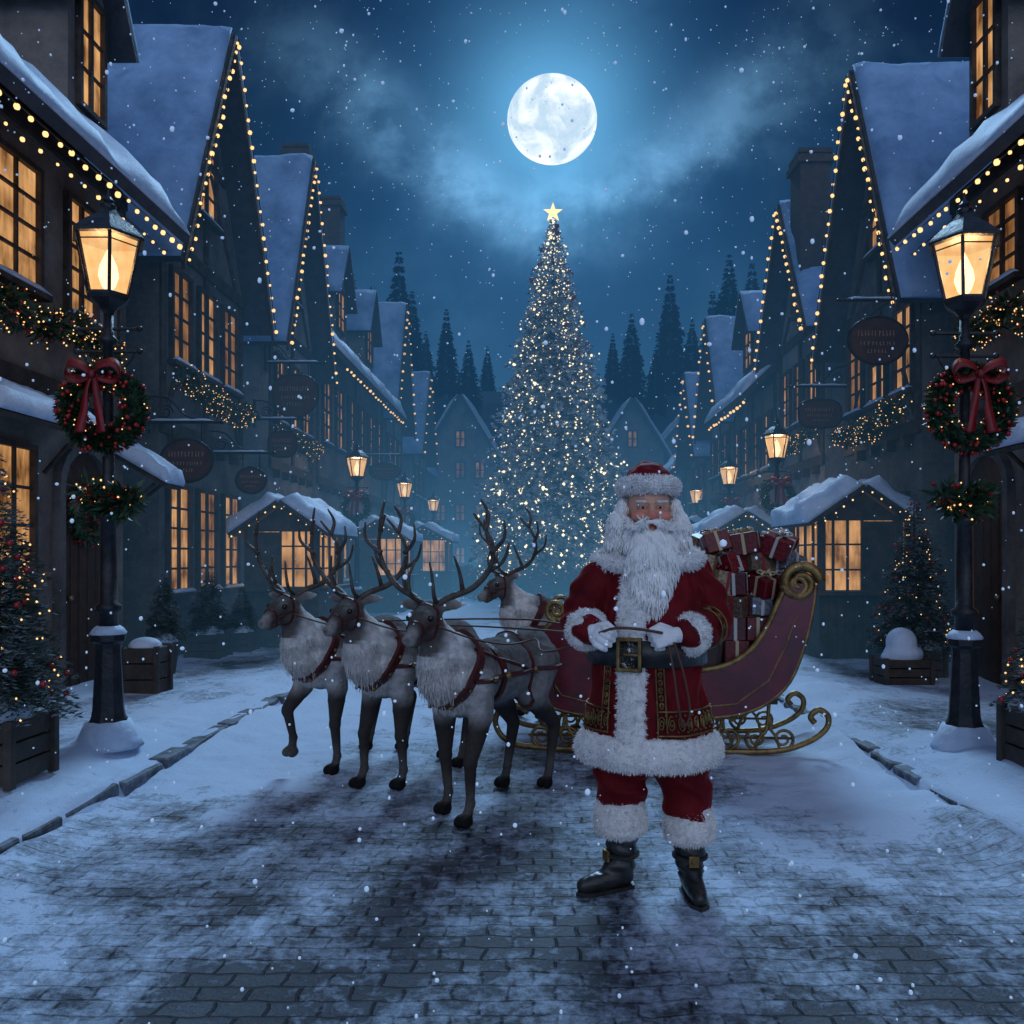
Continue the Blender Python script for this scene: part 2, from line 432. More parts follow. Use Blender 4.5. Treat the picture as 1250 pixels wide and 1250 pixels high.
def door(root,F,a0,a1,z1,arch=True,z0=.1):
    mb=MB(); ac=(a0+a1)/2; w=(a1-a0)/2; O,Uu,N=F
    def arc(r,zb,n=10): return [(ac+r*cos(PI*i/n),zb+r*sin(PI*i/n)*(1 if arch else .15)) for i in range(n+1)]
    zb=z1-(w if arch else .1)
    pts=[(a1,z0)]+arc(w,zb)+[(a0,z0)]
    mb.prism([O+Uu*a+N*.0+V(0,0,z) for a,z in pts],N*.035)
    for k in range(1,5):
        a=a0+(a1-a0)*k/5; mb.ob(F,a-.008,a+.008,.035,.042,z0,zb)
    d=mb.build('door',DOO,root,world=True)
    out=[(a1+.1,z0)]+arc(w+.1,zb)+[(a0-.1,z0)]; fr=MB()
    for i in range(len(pts)-1):
        q=[pts[i],pts[i+1],out[i+1],out[i]]; fr.prism([O+Uu*a+N*-.01+V(0,0,z) for a,z in q],N*.1)
    fr.build('door_frame',STO,d,world=True)
    MB().sph(O+Uu*(a0+.12)+N*.07+V(0,0,z0+1.0),.03).build('handle',BRASS,d,True,True)
def awning(root,F,a0,a1,z,dep=.6,h=.35):
    O,Uu,N=F; P=lambda a,b,c:O+Uu*a+N*b+V(0,0,c)
    mb=MB().slab(P(a0,0.0,z+h),P(a1,0.0,z+h),P(a1,dep,z),P(a0,dep,z),.05)
    for a in (a0+.12,a1-.12): mb.tube([P(a,.02,z-.35),P(a,dep*.75,z+.06)],.025,6)
    o=mb.build('awning',TIM,root,world=True)
    n=V(0,0,.052)
    MB().snow(P(a0-.03,-.0,z+h)+n,P(a1+.03,0.0,z+h)+n,P(a1+.03,dep+.03,z)+n,P(a0-.03,dep+.03,z)+n,.17,.07,16,8,3).build('awning_snow',SNC,o,True,True)
def chimney(roof,x,y,z0,z1,w=.55,d=.6):
    mb=MB().box((x,y,(z0+z1)/2),(w,d,z1-z0)); mb.box((x,y,z1-.12),(w+.12,d+.12,.12)); mb.box((x,y,z1+.04),(w+.05,d+.05,.08))
    return mb.build('chimney',BRK,roof,world=True)
def dormer(root,side,y,w,z0,z1,zr,front=.05,back=-2.2):
    X=lambda v:side*(FX-v)
    mb=MB().prism([(X(front),y-w/2,z0),(X(front),y+w/2,z0),(X(front),y+w/2,z1),(X(front),y,zr),(X(front),y-w/2,z1)],(X(back)-X(front),0,0))
    d=mb.build('dormer',PLA,root,world=True)
    F2=(V(X(front),0,0),V(0,1,0),V(-side,0,0)); window(d,F2,y-w*.27,y+w*.27,z0+(z1-z0)*.2,z1-.02,2,3,sill=False)
    sl=(zr-z1)/(w/2); ov=.18; r=MB(); s=MB()
    for q in (-1,1):
        A=V(X(front+.25),y+q*(w/2+ov),z1-sl*ov);B=V(X(back),y+q*(w/2+ov),z1-sl*ov);C=V(X(back),y,zr);D=V(X(front+.25),y,zr)
        r.slab(A,B,C,D,.07)
        n=(B-A).cross(D-A).normalized(); n=n if n.z>0 else -n
        A,B,C,D=[p+n*.072 for p in (A,B,C,D)]
        s.snow(A,B,C,D,.1,.05,10,6,2)
    r.build('dormer_roof',SHI,d,world=True); s.build('dormer_snow',SNO,d,True,True)
def bulb_mesh():
    if 'fb' not in globals():
        globals()['fb']=MB().sph((0,0,0),1,6,4).mesh('bulb'); fb.materials.append(FAI)
        fb.polygons.foreach_set('use_smooth',[True]*len(fb.polygons))
    return fb
def string_lights(pts,step,r,label,group='strings of warm lights along the roof edges'):
    pts=[V(*p) for p in pts]; root=empty('string_lights',pts[0]); tag(root,label,'fairy lights',group)
    w=MB().tube(pts,.008,4); w.build('wire',WIRE,root,world=True); n=0
    for i in range(len(pts)-1):
        a,b=pts[i],pts[i+1]; L=(b-a).length; k=max(1,int(L/step))
        for j in range(k):
            if n>=98: break
            p=a.lerp(b,(j+.5)/k)+V(U(-.01,.01),U(-.03,.03),-.03+U(-.02,.02)); o=bpy.data.objects.new('bulb',bulb_mesh()); COL.objects.link(o)
            o.parent=root; o.location=p-pts[0]; q=r*U(.65,1.2); o.scale=(q,q,q); n+=1
    return root
def house(side,y0,y1,eave,ridge,kind,label,wall=PLA,depth=5.0,wins=None,gf=None,lights=True,dorm=(),chim=(),doors=(),awn=(),small=False,lstep=.2,lr=.032,llabel='',row2=''):
    ym=(y0+y1)/2; root=empty('house',(side*FX,ym,0)); tag(root,label,'house','snow covered houses lining the street')
    F=(V(side*FX,0,0),V(0,1,0),V(-side,0,0)); X=lambda v:side*(FX-v); zb=-.02
    if kind=='gable':
        MB().prism([(X(0),y0,zb),(X(0),y1,zb),(X(0),y1,eave),(X(0),ym,ridge),(X(0),y0,eave)],(X(-depth)-X(0),0,0)).build('wall',wall,root,world=True)
        sl=(ridge-eave)/((y1-y0)/2); ov=.28; f=.45; r=MB(); s=MB()
        for q in (-1,1):
            ye=ym+q*((y1-y0)/2+ov); ze=eave-sl*ov
            A=V(X(f),ye,ze+.02);B=V(X(-depth),ye,ze+.02);C=V(X(-depth),ym,ridge+.02);D=V(X(f),ym,ridge+.02)
            r.slab(A,B,C,D,.1); n=(B-A).cross(D-A).normalized(); n=n if n.z>0 else -n
            A,B,C,D=[p+n*.102 for p in (A,B,C,D)]
            D=D+V(0,0,.05);C=C+V(0,0,.05)
            s.snow(A,B,C,D,.15,.15,40,24,1.8)
        rf=r.build('roof',SHI,root,world=True); s.build('roof_snow',SNO,rf,True,True)
        fr=MB()
        for q in (-1,1):
            a=V(X(f+.02),ym+q*((y1-y0)/2+ov),eave-sl*ov-.08);b=V(X(f+.02),ym,ridge-.06)
            fr.prism([a,b,b+V(0,0,.16),a+V(0,0,.16)],(side*.05,0,0))
        fr.build('barge_board',TIM,rf,world=True)
        if lights:
            e=.06
            string_lights([(X(f+e),y0-ov,eave-sl*ov),(X(f+e),ym,ridge+.02),(X(f+e),y1+ov,eave-sl*ov)],lstep,lr,llabel)
    else:
        rx=-depth/2
        MB().prism([(X(0),y0,zb),(X(0),y0,eave),(X(rx),y0,ridge),(X(-depth),y0,eave),(X(-depth),y0,zb)],(0,y1-y0,0)).build('wall',wall,root,world=True)
        sl=(ridge-eave)/(depth/2); ov=.65; r=MB(); s=MB()
        for q in (0,1):
            xa=X(ov) if q==0 else X(-depth-ov); ze=eave-sl*ov+.02
            A=V(xa,y0-.1,ze);B=V(xa,y1+.2,ze);C=V(X(rx),y1+.2,ridge+.02);D=V(X(rx),y0-.1,ridge+.02)
            r.slab(A,B,C,D,.12); n=(B-A).cross(D-A).normalized(); n=n if n.z>0 else -n
            A,B,C,D=[p+n*.122 for p in (A,B,C,D)]
            s.snow(A,B,C,D,.16,.12,int((y1-y0)*5),14,1.8)
        rf=r.build('roof',SHI,root,world=True); s.build('roof_snow',SNC,rf,True,True)
        if lights: string_lights([(X(ov+.02),max(y0,6.0),eave-sl*ov-.05),(X(ov+.02),y1+.15,eave-sl*ov-.05)],lstep,lr,llabel)
        if row2: string_lights([(X(ov-.16),max(y0,6.0),eave-sl*ov-.12),(X(ov-.16),y1+.1,eave-sl*ov-.12)],lstep*1.2,lr*.75,row2)
    tb=MB(); t=.035
    bands=[3.3,eave-.15] if eave>5.2 else [2.9,eave-.15]
    for z in bands: tb.ob(F,y0-.01,y1+.01,0,t+.02,z-.09,z+.09)
    for a in (y0+.07,y1-.07,ym): tb.ob(F,a-.07,a+.07,0,t,3.4 if eave>5.2 else 3.0,eave-.25)
    if kind=='gable':
        hw=(y1-y0)/2; hh=ridge-eave
        tb.ob(F,ym-.06,ym+.06,0,t,eave,ridge-.3); zc=eave+hh*.45; tb.ob(F,ym-hw*.5,ym+hw*.5,0,t+.012,zc-.06,zc+.06)
        for q in (-1,1):
            O,Uu,N=F; a=O+Uu*(ym+q*hw*.75)+V(0,0,eave);b=O+Uu*(ym+q*.1)+V(0,0,zc-.1)
            tb.prism([a,a+Uu*q*.12,b+Uu*q*.12,b],N*(t-.006))
            a=O+Uu*(ym+q*(hw-.1))+V(0,0,3.45);b=O+Uu*(ym+q*(hw-.5))+V(0,0,4.2)
            tb.prism([a,a-Uu*q*.11,b-Uu*q*.11,b],N*(t-.006))
    for k in range(int((y1-y0)/.55)):
        a=y0+.3+k*.55; tb.ob(F,a-.05,a+.05,0,.14,bands[0]-.24,bands[0]-.092)
    tb.build('timber_frame',TIM,root,world=True)
    for (a0,a1,z0,z1,nx,ny) in (wins or []): window(root,F,a0,a1,z0,z1,nx,ny,small=small,m=WIN if rnd.random()<.75 else WI2)
    for (a0,a1,z1) in doors: door(root,F,a0,a1,z1)
    for a in awn: awning(root,F,*a)
    for (y,w,z0,z1,zr) in dorm: dormer(root,side,y,w,z0,z1,zr)
    for (v,y,z0,z1) in chim: chimney(rf,X(v),y,z0,z1)
    return root
def row(y0,y1,n,w,z0,z1,nx=2,ny=4):
    st=(y1-y0)/n; return [(y0+st*(i+.5)-w/2,y0+st*(i+.5)+w/2,z0,z1,nx,ny) for i in range(n)]
house(-1,3,10,6.0,8.2,'eave','dark plaster house at the left edge with arched door and tall lit windows',PLA,
  wins=[(5.6,6.6,4.25,5.3,3,4),(7.25,8.25,4.25,5.4,3,4),(8.8,9.3,4.2,5.4,2,5),(7.1,8.15,1.1,2.6,4,4)],doors=[(8.65,9.5,2.7)],
  awn=[(6.9,8.5,2.75,.5,.25),(9.6,10.0,2.35,.7,.42)],dorm=[(9.15,.8,6.2,7.75,8.5)],lstep=.2,lr=.030,llabel='warm bulbs hung under the snowy eave at the left edge',row2='second inner row of small bulbs under the left edge eave')
house(-1,10.95,13.95,6.0,9.4,'gable','tall gabled timber house second on the left with steep snowy roof',STO,
  wins=row(11.1,13.8,3,.55,4.3,5.5,2,4)+row(11.0,13.9,3,.62,1.1,2.5,2,5)+[(12.15,12.75,6.7,7.7,2,3)],
  chim=[(-1.3,15.0,6,11.0)],lstep=.19,lr=.030,llabel='warm bulbs outlining the tallest gable on the left')
house(-1,15.35,18.25,6.1,9.6,'gable','gabled timber house third on the left with tall brick chimney',PLB,
  wins=row(15.5,18.1,3,.5,4.2,5.4,2,4)+[(16.5,17.1,6.8,7.7,2,3)]+row(15.5,18.1,2,.7,1.0,2.4,3,4),chim=[(-.5,19.0,6,10.9)],lstep=.2,lr=.032,llabel='warm bulbs outlining the third gable on the left')
house(-1,18.6,26.4,6.6,9.2,'eave','long snowy eaved house fourth on the left with two dormers',PLA,
  wins=row(18.8,26.2,6,.6,4.3,5.7,2,4)+row(18.8,26.2,5,.8,1.0,2.4,2,3),dorm=[(20.6,1.3,7.0,8.2,9.3),(24.0,1.3,7.0,8.2,9.3)],chim=[(-.6,22.4,8.0,11.2)],small=True,lstep=.35,lr=.034,llabel='warm bulbs under the long eave of the dormered house on the left')
house(-1,26.8,30.0,6.6,10.2,'gable','gabled house fifth on the left with light strings and a tall peak',PLB,
  wins=row(27,29.8,3,.6,4.3,5.6,2,3)+row(27,29.8,2,.8,1.0,2.4,2,3)+[(28.1,28.7,7.2,8.2,2,2)],small=True,lstep=.35,lr=.038,llabel='warm bulbs outlining the fifth gable on the left')
house(-1,32.6,36.4,6.0,9.2,'gable','small gabled house at the far end of the left row',PLB,
  wins=row(32.8,36.2,3,.6,4.1,5.2,2,3)+row(32.8,36.2,2,.8,1.0,2.4,2,3),small=True,lstep=.45,lr=.042,llabel='warm bulbs outlining the farthest gable on the left')
house(1,3,10.1,6.0,8.2,'eave','dark plaster house at the right edge with arched door and eave lights',PLA,
  wins=[(7.2,8.15,4.25,5.3,3,4),(8.7,9.3,4.6,5.4,2,4),(6.9,7.9,1.1,2.5,3,4)],doors=[(8.9,9.7,2.7)],awn=[(6.9,8.3,2.55,.6,.25)],
  dorm=[(9.25,.8,6.2,7.9,8.7)],lstep=.2,lr=.030,llabel='warm bulbs hung under the snowy eave at the right edge',row2='second inner row of small bulbs under the right edge eave')
house(1,10.95,13.65,5.5,8.75,'gable','tall gabled timber house second on the right with steep snowy roof',STO,
  wins=row(11.0,13.6,3,.5,3.9,5.0,2,4)+row(11.0,13.6,2,.6,1.1,2.4,2,4)+[(12.0,12.55,6.2,7.2,2,3)],chim=[(.1,15.2,6,8.9)],lstep=.19,lr=.030,llabel='warm bulbs outlining the tallest gable on the right')
house(1,14.7,17.4,6.0,8.35,'gable','narrow gabled timber house third on the right',PLB,
  wins=row(14.8,17.3,3,.45,4.2,5.3,2,4)+row(14.8,17.3,2,.6,1.1,2.4,2,4)+[(15.8,16.3,6.4,7.1,2,2)],lstep=.2,lr=.032,llabel='warm bulbs outlining the third gable on the right')
house(1,17.7,21.6,5.6,8.0,'eave','low eaved snowy house fourth on the right with one dormer',PLA,
  wins=row(17.8,21.5,4,.5,3.6,4.7,2,4)+row(17.8,21.5,3,.7,1.0,2.3,2,3),dorm=[(19.8,1.2,5.9,7.0,7.9)],small=True,lstep=.3,lr=.034,llabel='warm bulbs under the low eave of the dormered house on the right')
house(1,21.9,24.5,5.6,8.2,'gable','gabled house fifth on the right beyond the dormered house',PLB,
  wins=row(22,24.4,3,.5,3.9,4.9,2,3)+row(22,24.4,2,.7,1.0,2.3,2,3),small=True,lstep=.3,lr=.036,llabel='warm bulbs outlining the fifth gable on the right')
house(1,25.2,28.0,5.0,7.4,'gable','small gabled house sixth on the right',PLA,
  wins=row(25.3,27.9,3,.5,3.4,4.4,2,3)+row(25.3,27.9,2,.7,1.0,2.3,2,3),small=True,lstep=.35,lr=.036,llabel='warm bulbs outlining the sixth gable on the right')
house(1,28.6,35.0,4.9,7.2,'eave','low eaved house at the far end of the right row',PLB,
  wins=row(28.8,34.8,5,.6,3.2,4.2,2,3)+row(28.8,34.8,4,.8,1.0,2.2,2,3),small=True,lstep=.5,lr=.04,llabel='warm bulbs under the farthest low eave on the right')
def far_house(x,y,w,eave,ridge,label,z=-.05,chim=False):
    root=empty('house',(x,y,z)); tag(root,label,'house','distant houses closing the street')
    F=(V(x,y,0),V(1,0,0),V(0,-1,0)); d=5
    MB().prism([(x-w/2,y,z),(x+w/2,y,z),(x+w/2,y,eave),(x,y,ridge),(x-w/2,y,eave)],(0,d,0)).build('wall',PLB,root,world=True)
    r=MB();s=MB(); sl=(ridge-eave)/(w/2)
    for q in(-1,1):
        A=V(x+q*(w/2+.4),y-.5,eave-sl*.4);B=V(x+q*(w/2+.4),y+d,eave-sl*.4);C=V(x,y+d,ridge+.02);D=V(x,y-.5,ridge+.02)
        r.slab(A,B,C,D,.15); n=(B-A).cross(D-A).normalized(); n=n if n.z>0 else -n
        s.snow(*[p+n*.152 for p in (A,B,C,D)],.26,.1,10,8,1)
    rf=r.build('roof',SHI,root,world=True); s.build('roof_snow',SNC,rf,True,True)
    for zz in (1.2,3.8,6.4):
        if zz+1.3>eave: continue
        for k in range(3):
            if rnd.random()<.7: a=-w*.3+k*w*.3; window(root,F,a-.24,a+.24,zz,zz+.9,2,2,small=True,sill=False,m=WI2 if rnd.random()<.4 else WIN)
    window(root,F,-.24,.24,eave+.3,eave+1.2,2,2,small=True,sill=False)
    if chim: chimney(rf,x+w*.3,y+2,eave,ridge+1.8,.8,.8)
far_house(-4.9,50,4.0,8.0,11.3,'distant gabled house just left of the big fir with lit attic window')
far_house(-8.7,47,3.6,7.0,10.0,'distant gabled house leftmost behind the street row')
far_house(-1.6,58,4.2,7.5,10.5,'distant gabled house half hidden behind the left of the big fir')
far_house(5.6,50,3.8,8.0,11.1,'distant gabled house just right of the big fir with lit attic window')
far_house(9.4,52,4.4,8.0,10.6,'distant gabled house rightmost with a chimney',chim=True)
far_house(2.6,60,4.2,7.2,10.2,'distant gabled house half hidden behind the right of the big fir')

# ---------------------------------------------------------------- fir trees
def fir(mb,h,r,lev,br,seed,z0=0,leaf=.12,lw=.03,droop=.35,tips=None,pw=.9,den=1.0,saw=0,sn=14):
    q=random.Random(seed)
    for i in range(lev):
        t=(i+q.random()*.6)/lev; z=z0+h*t; n=max(4,int(br*(1-t*.75)))
        sw=1-saw*((t*sn)%1.0) if saw else 1
        for k in range(n):
            a=2*PI*(k+q.random()*.8)/n+i*2.4; L=(r*((1-t)**pw)*q.uniform(.70,1.14)+r*.015)*sw
            d=V(cos(a),sin(a),0); steps=max(3,int(L/leaf*1.5*den)); dr=droop*q.uniform(.6,1.3); ts=.35+.65*min(1,(1-t)*2.2)
            for s in range(steps):
                u=(s+1)/steps
                if u<.25 and L>.5: continue
                p=V(0,0,z)+d*(L*u)+V(0,0,-dr*L*u*u+ .10*L*u)
                sz=leaf*(1.15-.45*u)*ts
                for e in (-1,1):
                    sd=V(-d.y,d.x,0)*e
                    dd=(d*.8+sd*q.uniform(.5,1.1)+V(0,0,q.uniform(-.45,.25))).normalized()
                    mb.leaf(p,dd,sz*q.uniform(.9,1.6),lw*ts)
                mb.leaf(p,(d+V(0,0,q.uniform(.1,.8))).normalized(),sz,lw*ts)
            if tips is not None: tips.append((V(0,0,z)+d*(L*q.uniform(.85,1.02))+V(0,0,-dr*L*.8+.1*L),d))
    return mb
TX,TY=.48,32.0; TH=14.75
root=empty('christmas_tree',(TX,TY,0)); tag(root,'towering lit christmas tree with star topper at the end of the street','christmas tree')
tips=[]; mb=fir(MB(),TH-.9,3.65,88,44,5,z0=.9,leaf=.29,lw=.068,tips=tips,pw=.80,droop=.48,saw=.30,sn=11)
mb.build('crown',GRF,root)
MB().lathe([(.3,-.1),(.26,1),(.2,5),(.08,11),(.03,TH-.3)],n=10).build('trunk',TIM,root)
st=MB(); P=[]
for k in range(10):
    a=PI/2+PI*k/5; rr=.40 if k%2==0 else .16; P.append((rr*cos(a),0,TH+.25+rr*sin(a)))
vs=P+[(0,-.11,TH+.25),(0,.11,TH+.25)]
st.add(vs,[(k,(k+1)%10,10) for k in range(10)]+[((k+1)%10,k,11) for k in range(10)]); st.build('star',STR,root)
fbm=MB().sph((0,0,0),.042,6,4).mesh('tree_bulb'); fbm.materials.append(FAW)
rest=MB(); tp=[t for t in tips if t[1].y<.3]; rnd.shuffle(tp)
for i,(p,d) in enumerate(tp+tp[:1300]):
    pp=p+d*U(-.3,.08)+V(0,0,U(-.12,.12))
    if i<90:
        o=bpy.data.objects.new('bulb',fbm); COL.objects.link(o); o.parent=root; o.location=pp; q=U(.9,1.7); o.scale=(q,q,q)
    else: rest.octa(pp,(.016+.045*rnd.random()**2.2)*(1.18-.42*p.z/TH))
rest.build('fairy_lights',FAW,root)
bm=MB().sph((0,0,0),.10,10,7).mesh('bauble'); bm.materials.append(BAU); bm.polygons.foreach_set('use_smooth',[True]*len(bm.polygons))
for p,d in tp[-80:]:
    o=bpy.data.objects.new('bauble',bm); COL.objects.link(o); o.parent=root; o.location=p+d*.02
mb=MB(); be=MB()
for i in range(3800):
    a=U(0,2*PI); rr=4.0+U(-.4,.4); z=U(.1,1.25)*(1-abs(rr-4.0)); 
    mb.leaf(V(TX+rr*cos(a),TY+rr*sin(a),z),V(U(-1,1),U(-1,1),U(-.2,1)).normalized(),.28,.09)
    if i%6==0: be.octa((TX+(rr+.1)*cos(a),TY+(rr+.1)*sin(a),z+.1),.06)
h=empty('hedge',(TX,TY,0)); tag(h,'low clipped ring hedge with red berries around the big fir','hedge')
mb.build('foliage',HOL,h,world=True); o=be.build('berries',BER,h,world=True)
fm=[]
for s in range(3):
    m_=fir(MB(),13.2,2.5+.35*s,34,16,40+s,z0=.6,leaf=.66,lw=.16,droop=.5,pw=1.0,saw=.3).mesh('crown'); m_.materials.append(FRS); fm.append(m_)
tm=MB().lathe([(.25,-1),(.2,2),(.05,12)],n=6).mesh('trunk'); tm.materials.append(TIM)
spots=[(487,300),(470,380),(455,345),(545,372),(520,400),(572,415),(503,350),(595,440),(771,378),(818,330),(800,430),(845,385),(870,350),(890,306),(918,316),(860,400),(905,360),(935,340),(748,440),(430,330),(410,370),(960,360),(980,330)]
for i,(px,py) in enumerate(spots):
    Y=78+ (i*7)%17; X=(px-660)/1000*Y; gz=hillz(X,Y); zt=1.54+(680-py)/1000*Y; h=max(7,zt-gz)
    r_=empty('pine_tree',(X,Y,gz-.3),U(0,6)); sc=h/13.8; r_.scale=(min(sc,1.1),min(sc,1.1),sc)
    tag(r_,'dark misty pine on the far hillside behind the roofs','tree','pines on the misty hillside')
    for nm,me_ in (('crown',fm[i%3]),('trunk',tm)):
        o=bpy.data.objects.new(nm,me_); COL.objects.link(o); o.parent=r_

# ---------------------------------------------------------------- street lamps
LS=.89
def make_lamp():
    root=empty('street_lamp',(0,0,0),0,LS)
    MB().lathe([(.19,0),(.19,.06),(.16,.08),(.16,.15),(.13,.2),(.12,.26),(.095,.74),(.10,.78),(.13,.8),(.13,.85),(.10,.88),(.085,.92)],n=8).build('base',IRN,root,bevel=.006)
    MB().lathe([(.075,.9),(.07,1.02),(.10,1.04),(.10,1.08),(.068,1.1),(.06,1.75),(.09,1.77),(.09,1.81),(.052,1.84),(.043,2.3),(.040,3.15),(.07,3.17),(.07,3.2),(.04,3.23),(.036,3.4)],n=12).build('post',IRN,root,True)
    mb=MB()
    for zz in (3.10,3.28):
        mb.tube([(-.24,0,zz),(.24,0,zz)],.014,6)
    for s in (-1,1):
        mb.sph((s*.25,0,3.10),.026,8,6); mb.sph((s*.25,0,3.28),.026,8,6)
        mb.tube(path([(s*.03,0,3.02),(s*.12,0,2.98),(s*.19,0,3.05),(s*.2,0,3.1)],4),.01,6)
    mb.build('ladder_bar',IRN,root)
    mb=MB(); mb.lathe([(.035,3.38),(.05,3.42),(.09,3.46),(.15,3.5),(.165,3.53),(.165,3.55),(.10,3.56)],n=6)
    mb.lathe([(.05,4.24),(.10,4.17),(.19,4.10),(.27,4.02),(.285,4.0),(.285,3.98),(.25,3.975)][::-1],n=6)
    mb.lathe([(.055,4.23),(.06,4.26),(.03,4.28),(.045,4.3),(.02,4.33),(.006,4.40)],n=8)
    for k in range(6):
        a=2*PI*k/6; mb.tube([(.155*cos(a),.155*sin(a),3.54),(.25*cos(a),.25*sin(a),3.985)],.014,5)
        b=2*PI*(k+1)/6; mb.tube([(.24*cos(a),.24*sin(a),3.93),(.24*cos(b),.24*sin(b),3.93)],.006,4)
    lf=mb.build('lantern_frame',IRN,root)
    for k in range(6):
        a=2*PI*k/6;b=2*PI*(k+1)/6; g=.985
        MB().add([(.15*g*cos(a),.15*g*sin(a),3.55),(.15*g*cos(b),.15*g*sin(b),3.55),(.245*g*cos(b),.245*g*sin(b),3.98),(.245*g*cos(a),.245*g*sin(a),3.98)],[(0,1,2,3)]).build('glass_pane',GLS,lf)
    MB().lathe([(.006,3.56),(.05,3.62),(.075,3.70),(.062,3.78),(.03,3.86),(.004,3.92)],n=14).build('bulb',BLB,lf,True)
    MB().lathe([(.10,.852),(.13,.852),(.135,.865),(.11,.90),(.085,.92)],n=12).build('collar_snow',SNC,root,True)
    MB().lathe([(.12,.175),(.168,.165),(.205,.075),(.23,.02),(.26,-.04),(.2,-.04)][::-1],n=16).build('base_snow',SNC,root,True)
    return root
L0=make_lamp()
lamps=[(-3.06,5.8,'near left black street lamp with lit lantern and berry wreath',55),(3.0,5.8,'near right black street lamp with lit lantern and berry wreath',55),
(-3.9,17.4,'second street lamp on the left, beyond the market stall',85),(4.15,14.4,'second street lamp on the right, beyond the market stall',80),
(-3.9,23.5,'third street lamp on the left, misty in the distance',95),(4.46,19.4,'third street lamp on the right, misty in the distance',85),
(-3.98,30.4,'farthest street lamp on the left, beside the big fir',95),(4.95,26.0,'farthest street lamp on the right, beside the big fir',90)]
for i,(x,y,lb,w) in enumerate(lamps):
    o=L0 if i==0 else copy_tree(L0)
    o.location=(x,y,pave_z(x,y)-.03); tag(o,lb,'street lamp','lit street lamps along both pavements')
    l=bpy.data.lights.new('lamp_light','POINT'); l.energy=w; l.color=(1,.58,.25); l.shadow_soft_size=.12
    o=bpy.data.objects.new('lamp_light',l); COL.objects.link(o); o.location=(x,y,3.90*LS+.13)

def wreath(x,y,z,R_,n,label,bow=True,group='wreaths hung on street lamps',sc=1):
    root=empty('wreath',(x,y,z)); tag(root,label,'wreath',group)
    mb=MB().tube([(R_*cos(a),0,R_*sin(a)) for a in [2*PI*k/24 for k in range(24)]],.05,6,closed=True); be=MB(); fl=MB()
    for i in range(n):
        a=U(0,2*PI); b=U(0,2*PI); rr=.07
        p=V((R_+rr*cos(b))*cos(a),rr*sin(b),(R_+rr*cos(b))*sin(a))
        c=V(R_*cos(a),0,R_*sin(a)); d=((p-c).normalized()+V(-sin(a),0,cos(a))*U(.2,.9)+V(U(-.3,.3),U(-.3,.3),U(-.3,.3))).normalized()
        mb.leaf(p-(p-c)*.4,d,U(.045,.09),.013)
        if i%14==0: be.sph(p*1.0+(p-c)*.35,U(.010,.017),6,4)
        if i%50==7: fl.octa(p+(p-c)*.4,.006)
    mb.build('foliage',HOL,root); be.build('berries',BER,root,True); fl.build('fairy_lights',FAI,root)
    if bow:
        b=MB(); zc=R_*.92; y0=-.125
        for s in (-1,1):
            lp=path([(0,y0,zc),(s*.06,y0-.03,zc+.055),(s*.15,y0-.025,zc+.075),(s*.185,y0,zc+.02),(s*.14,y0+.03,zc-.025),(s*.06,y0+.02,zc-.02),(0,y0,zc)],6)
            b.ribbon(lp,lambda u: V(0,.018,.030)*(.35+.65*sin(PI*u)**.7)+V(0,0,.006))
            tl=path([(s*.008,y0,zc),(s*.035,y0-.02,zc-.12),(s*.05,y0-.015,zc-.25),(s*.075,y0-.025,zc-.40)],6)
            b.ribbon(tl,lambda u: V(.014+.018*u,.008*s*sin(u*5),.004))
        b.sph((0,y0-.012,zc),(.028,.024,.03),10,8)
        o=b.build('bow',RIB,root,True); m=o.modifiers.new('s','SOLIDIFY'); m.thickness=.005
    return root
wreath(-3.06,5.72,2.58,.225,2600,'berry wreath with red bow on the near left street lamp')
wreath(3.0,5.72,2.58,.225,2600,'berry wreath with red bow on the near right street lamp')
for i in range(2,8):
    x,y=lamps[i][:2]; wreath(x,y-.1,2.6,.25,500,['','','small dark wreath on the second left lamp','small dark wreath on the second right lamp','tiny wreath on the third left lamp','tiny wreath on the third right lamp','tiny wreath on the farthest left lamp','tiny wreath on the farthest right lamp'][i])
def garland(p0,p1,sag,label,n=1100,rad=.13,lit=1,cat='garland',group='lit garlands below the windows'):
    p0=V(*p0);p1=V(*p1); root=empty('garland',p0); tag(root,label,cat,group)
    mb=MB();be=MB();fl=MB(); w=MB().tube([p0.lerp(p1,k/10)+V(0,0,-sag*4*(k/10)*(1-k/10)) for k in range(11)],.02,5); w.build('cord',WIRE,root,world=True)
    for i in range(n):
        t=U(0,1); c=p0.lerp(p1,t)+V(0,0,-sag*4*t*(1-t)+.05*sin(t*23)); d=V(U(-1,1),U(-1,1),U(-1,.8)).normalized(); rr=rad*(.7+.4*sin(t*17+1))
        mb.leaf(c+d*rr*U(.2,.8),d,U(.06,.13),.018)
        if i%9==0: be.octa(c+d*rr*1.05,U(.013,.022))
        if i%(6 if lit else 14)==0: fl.octa(c+d*rr*1.15,U(.006,.012))
    mb.build('foliage',HOL,root,world=True); be.build('berries',BER,root,world=True); fl.build('fairy_lights',FAI,root,world=True)
garland((-4.86,6.9,3.95),(-4.86,8.45,3.9),.1,'berry garland under the upper window at the left edge',1500,.17)
garland((-4.86,8.5,3.95),(-4.86,9.4,3.9),.05,'berry garland below the narrow upper window near the left lamp',1000,.16)
garland((-4.84,11.15,3.95),(-4.84,13.8,3.95),.12,'lit garland under the windows of the second left house',2200,.17)
garland((-4.86,15.5,3.9),(-4.86,18.1,3.9),.1,'lit garland under the windows of the third left house',1200,.17)
garland((4.86,7.0,4.0),(4.86,8.3,3.95),.1,'berry garland under the upper window at the right edge',1400,.17)
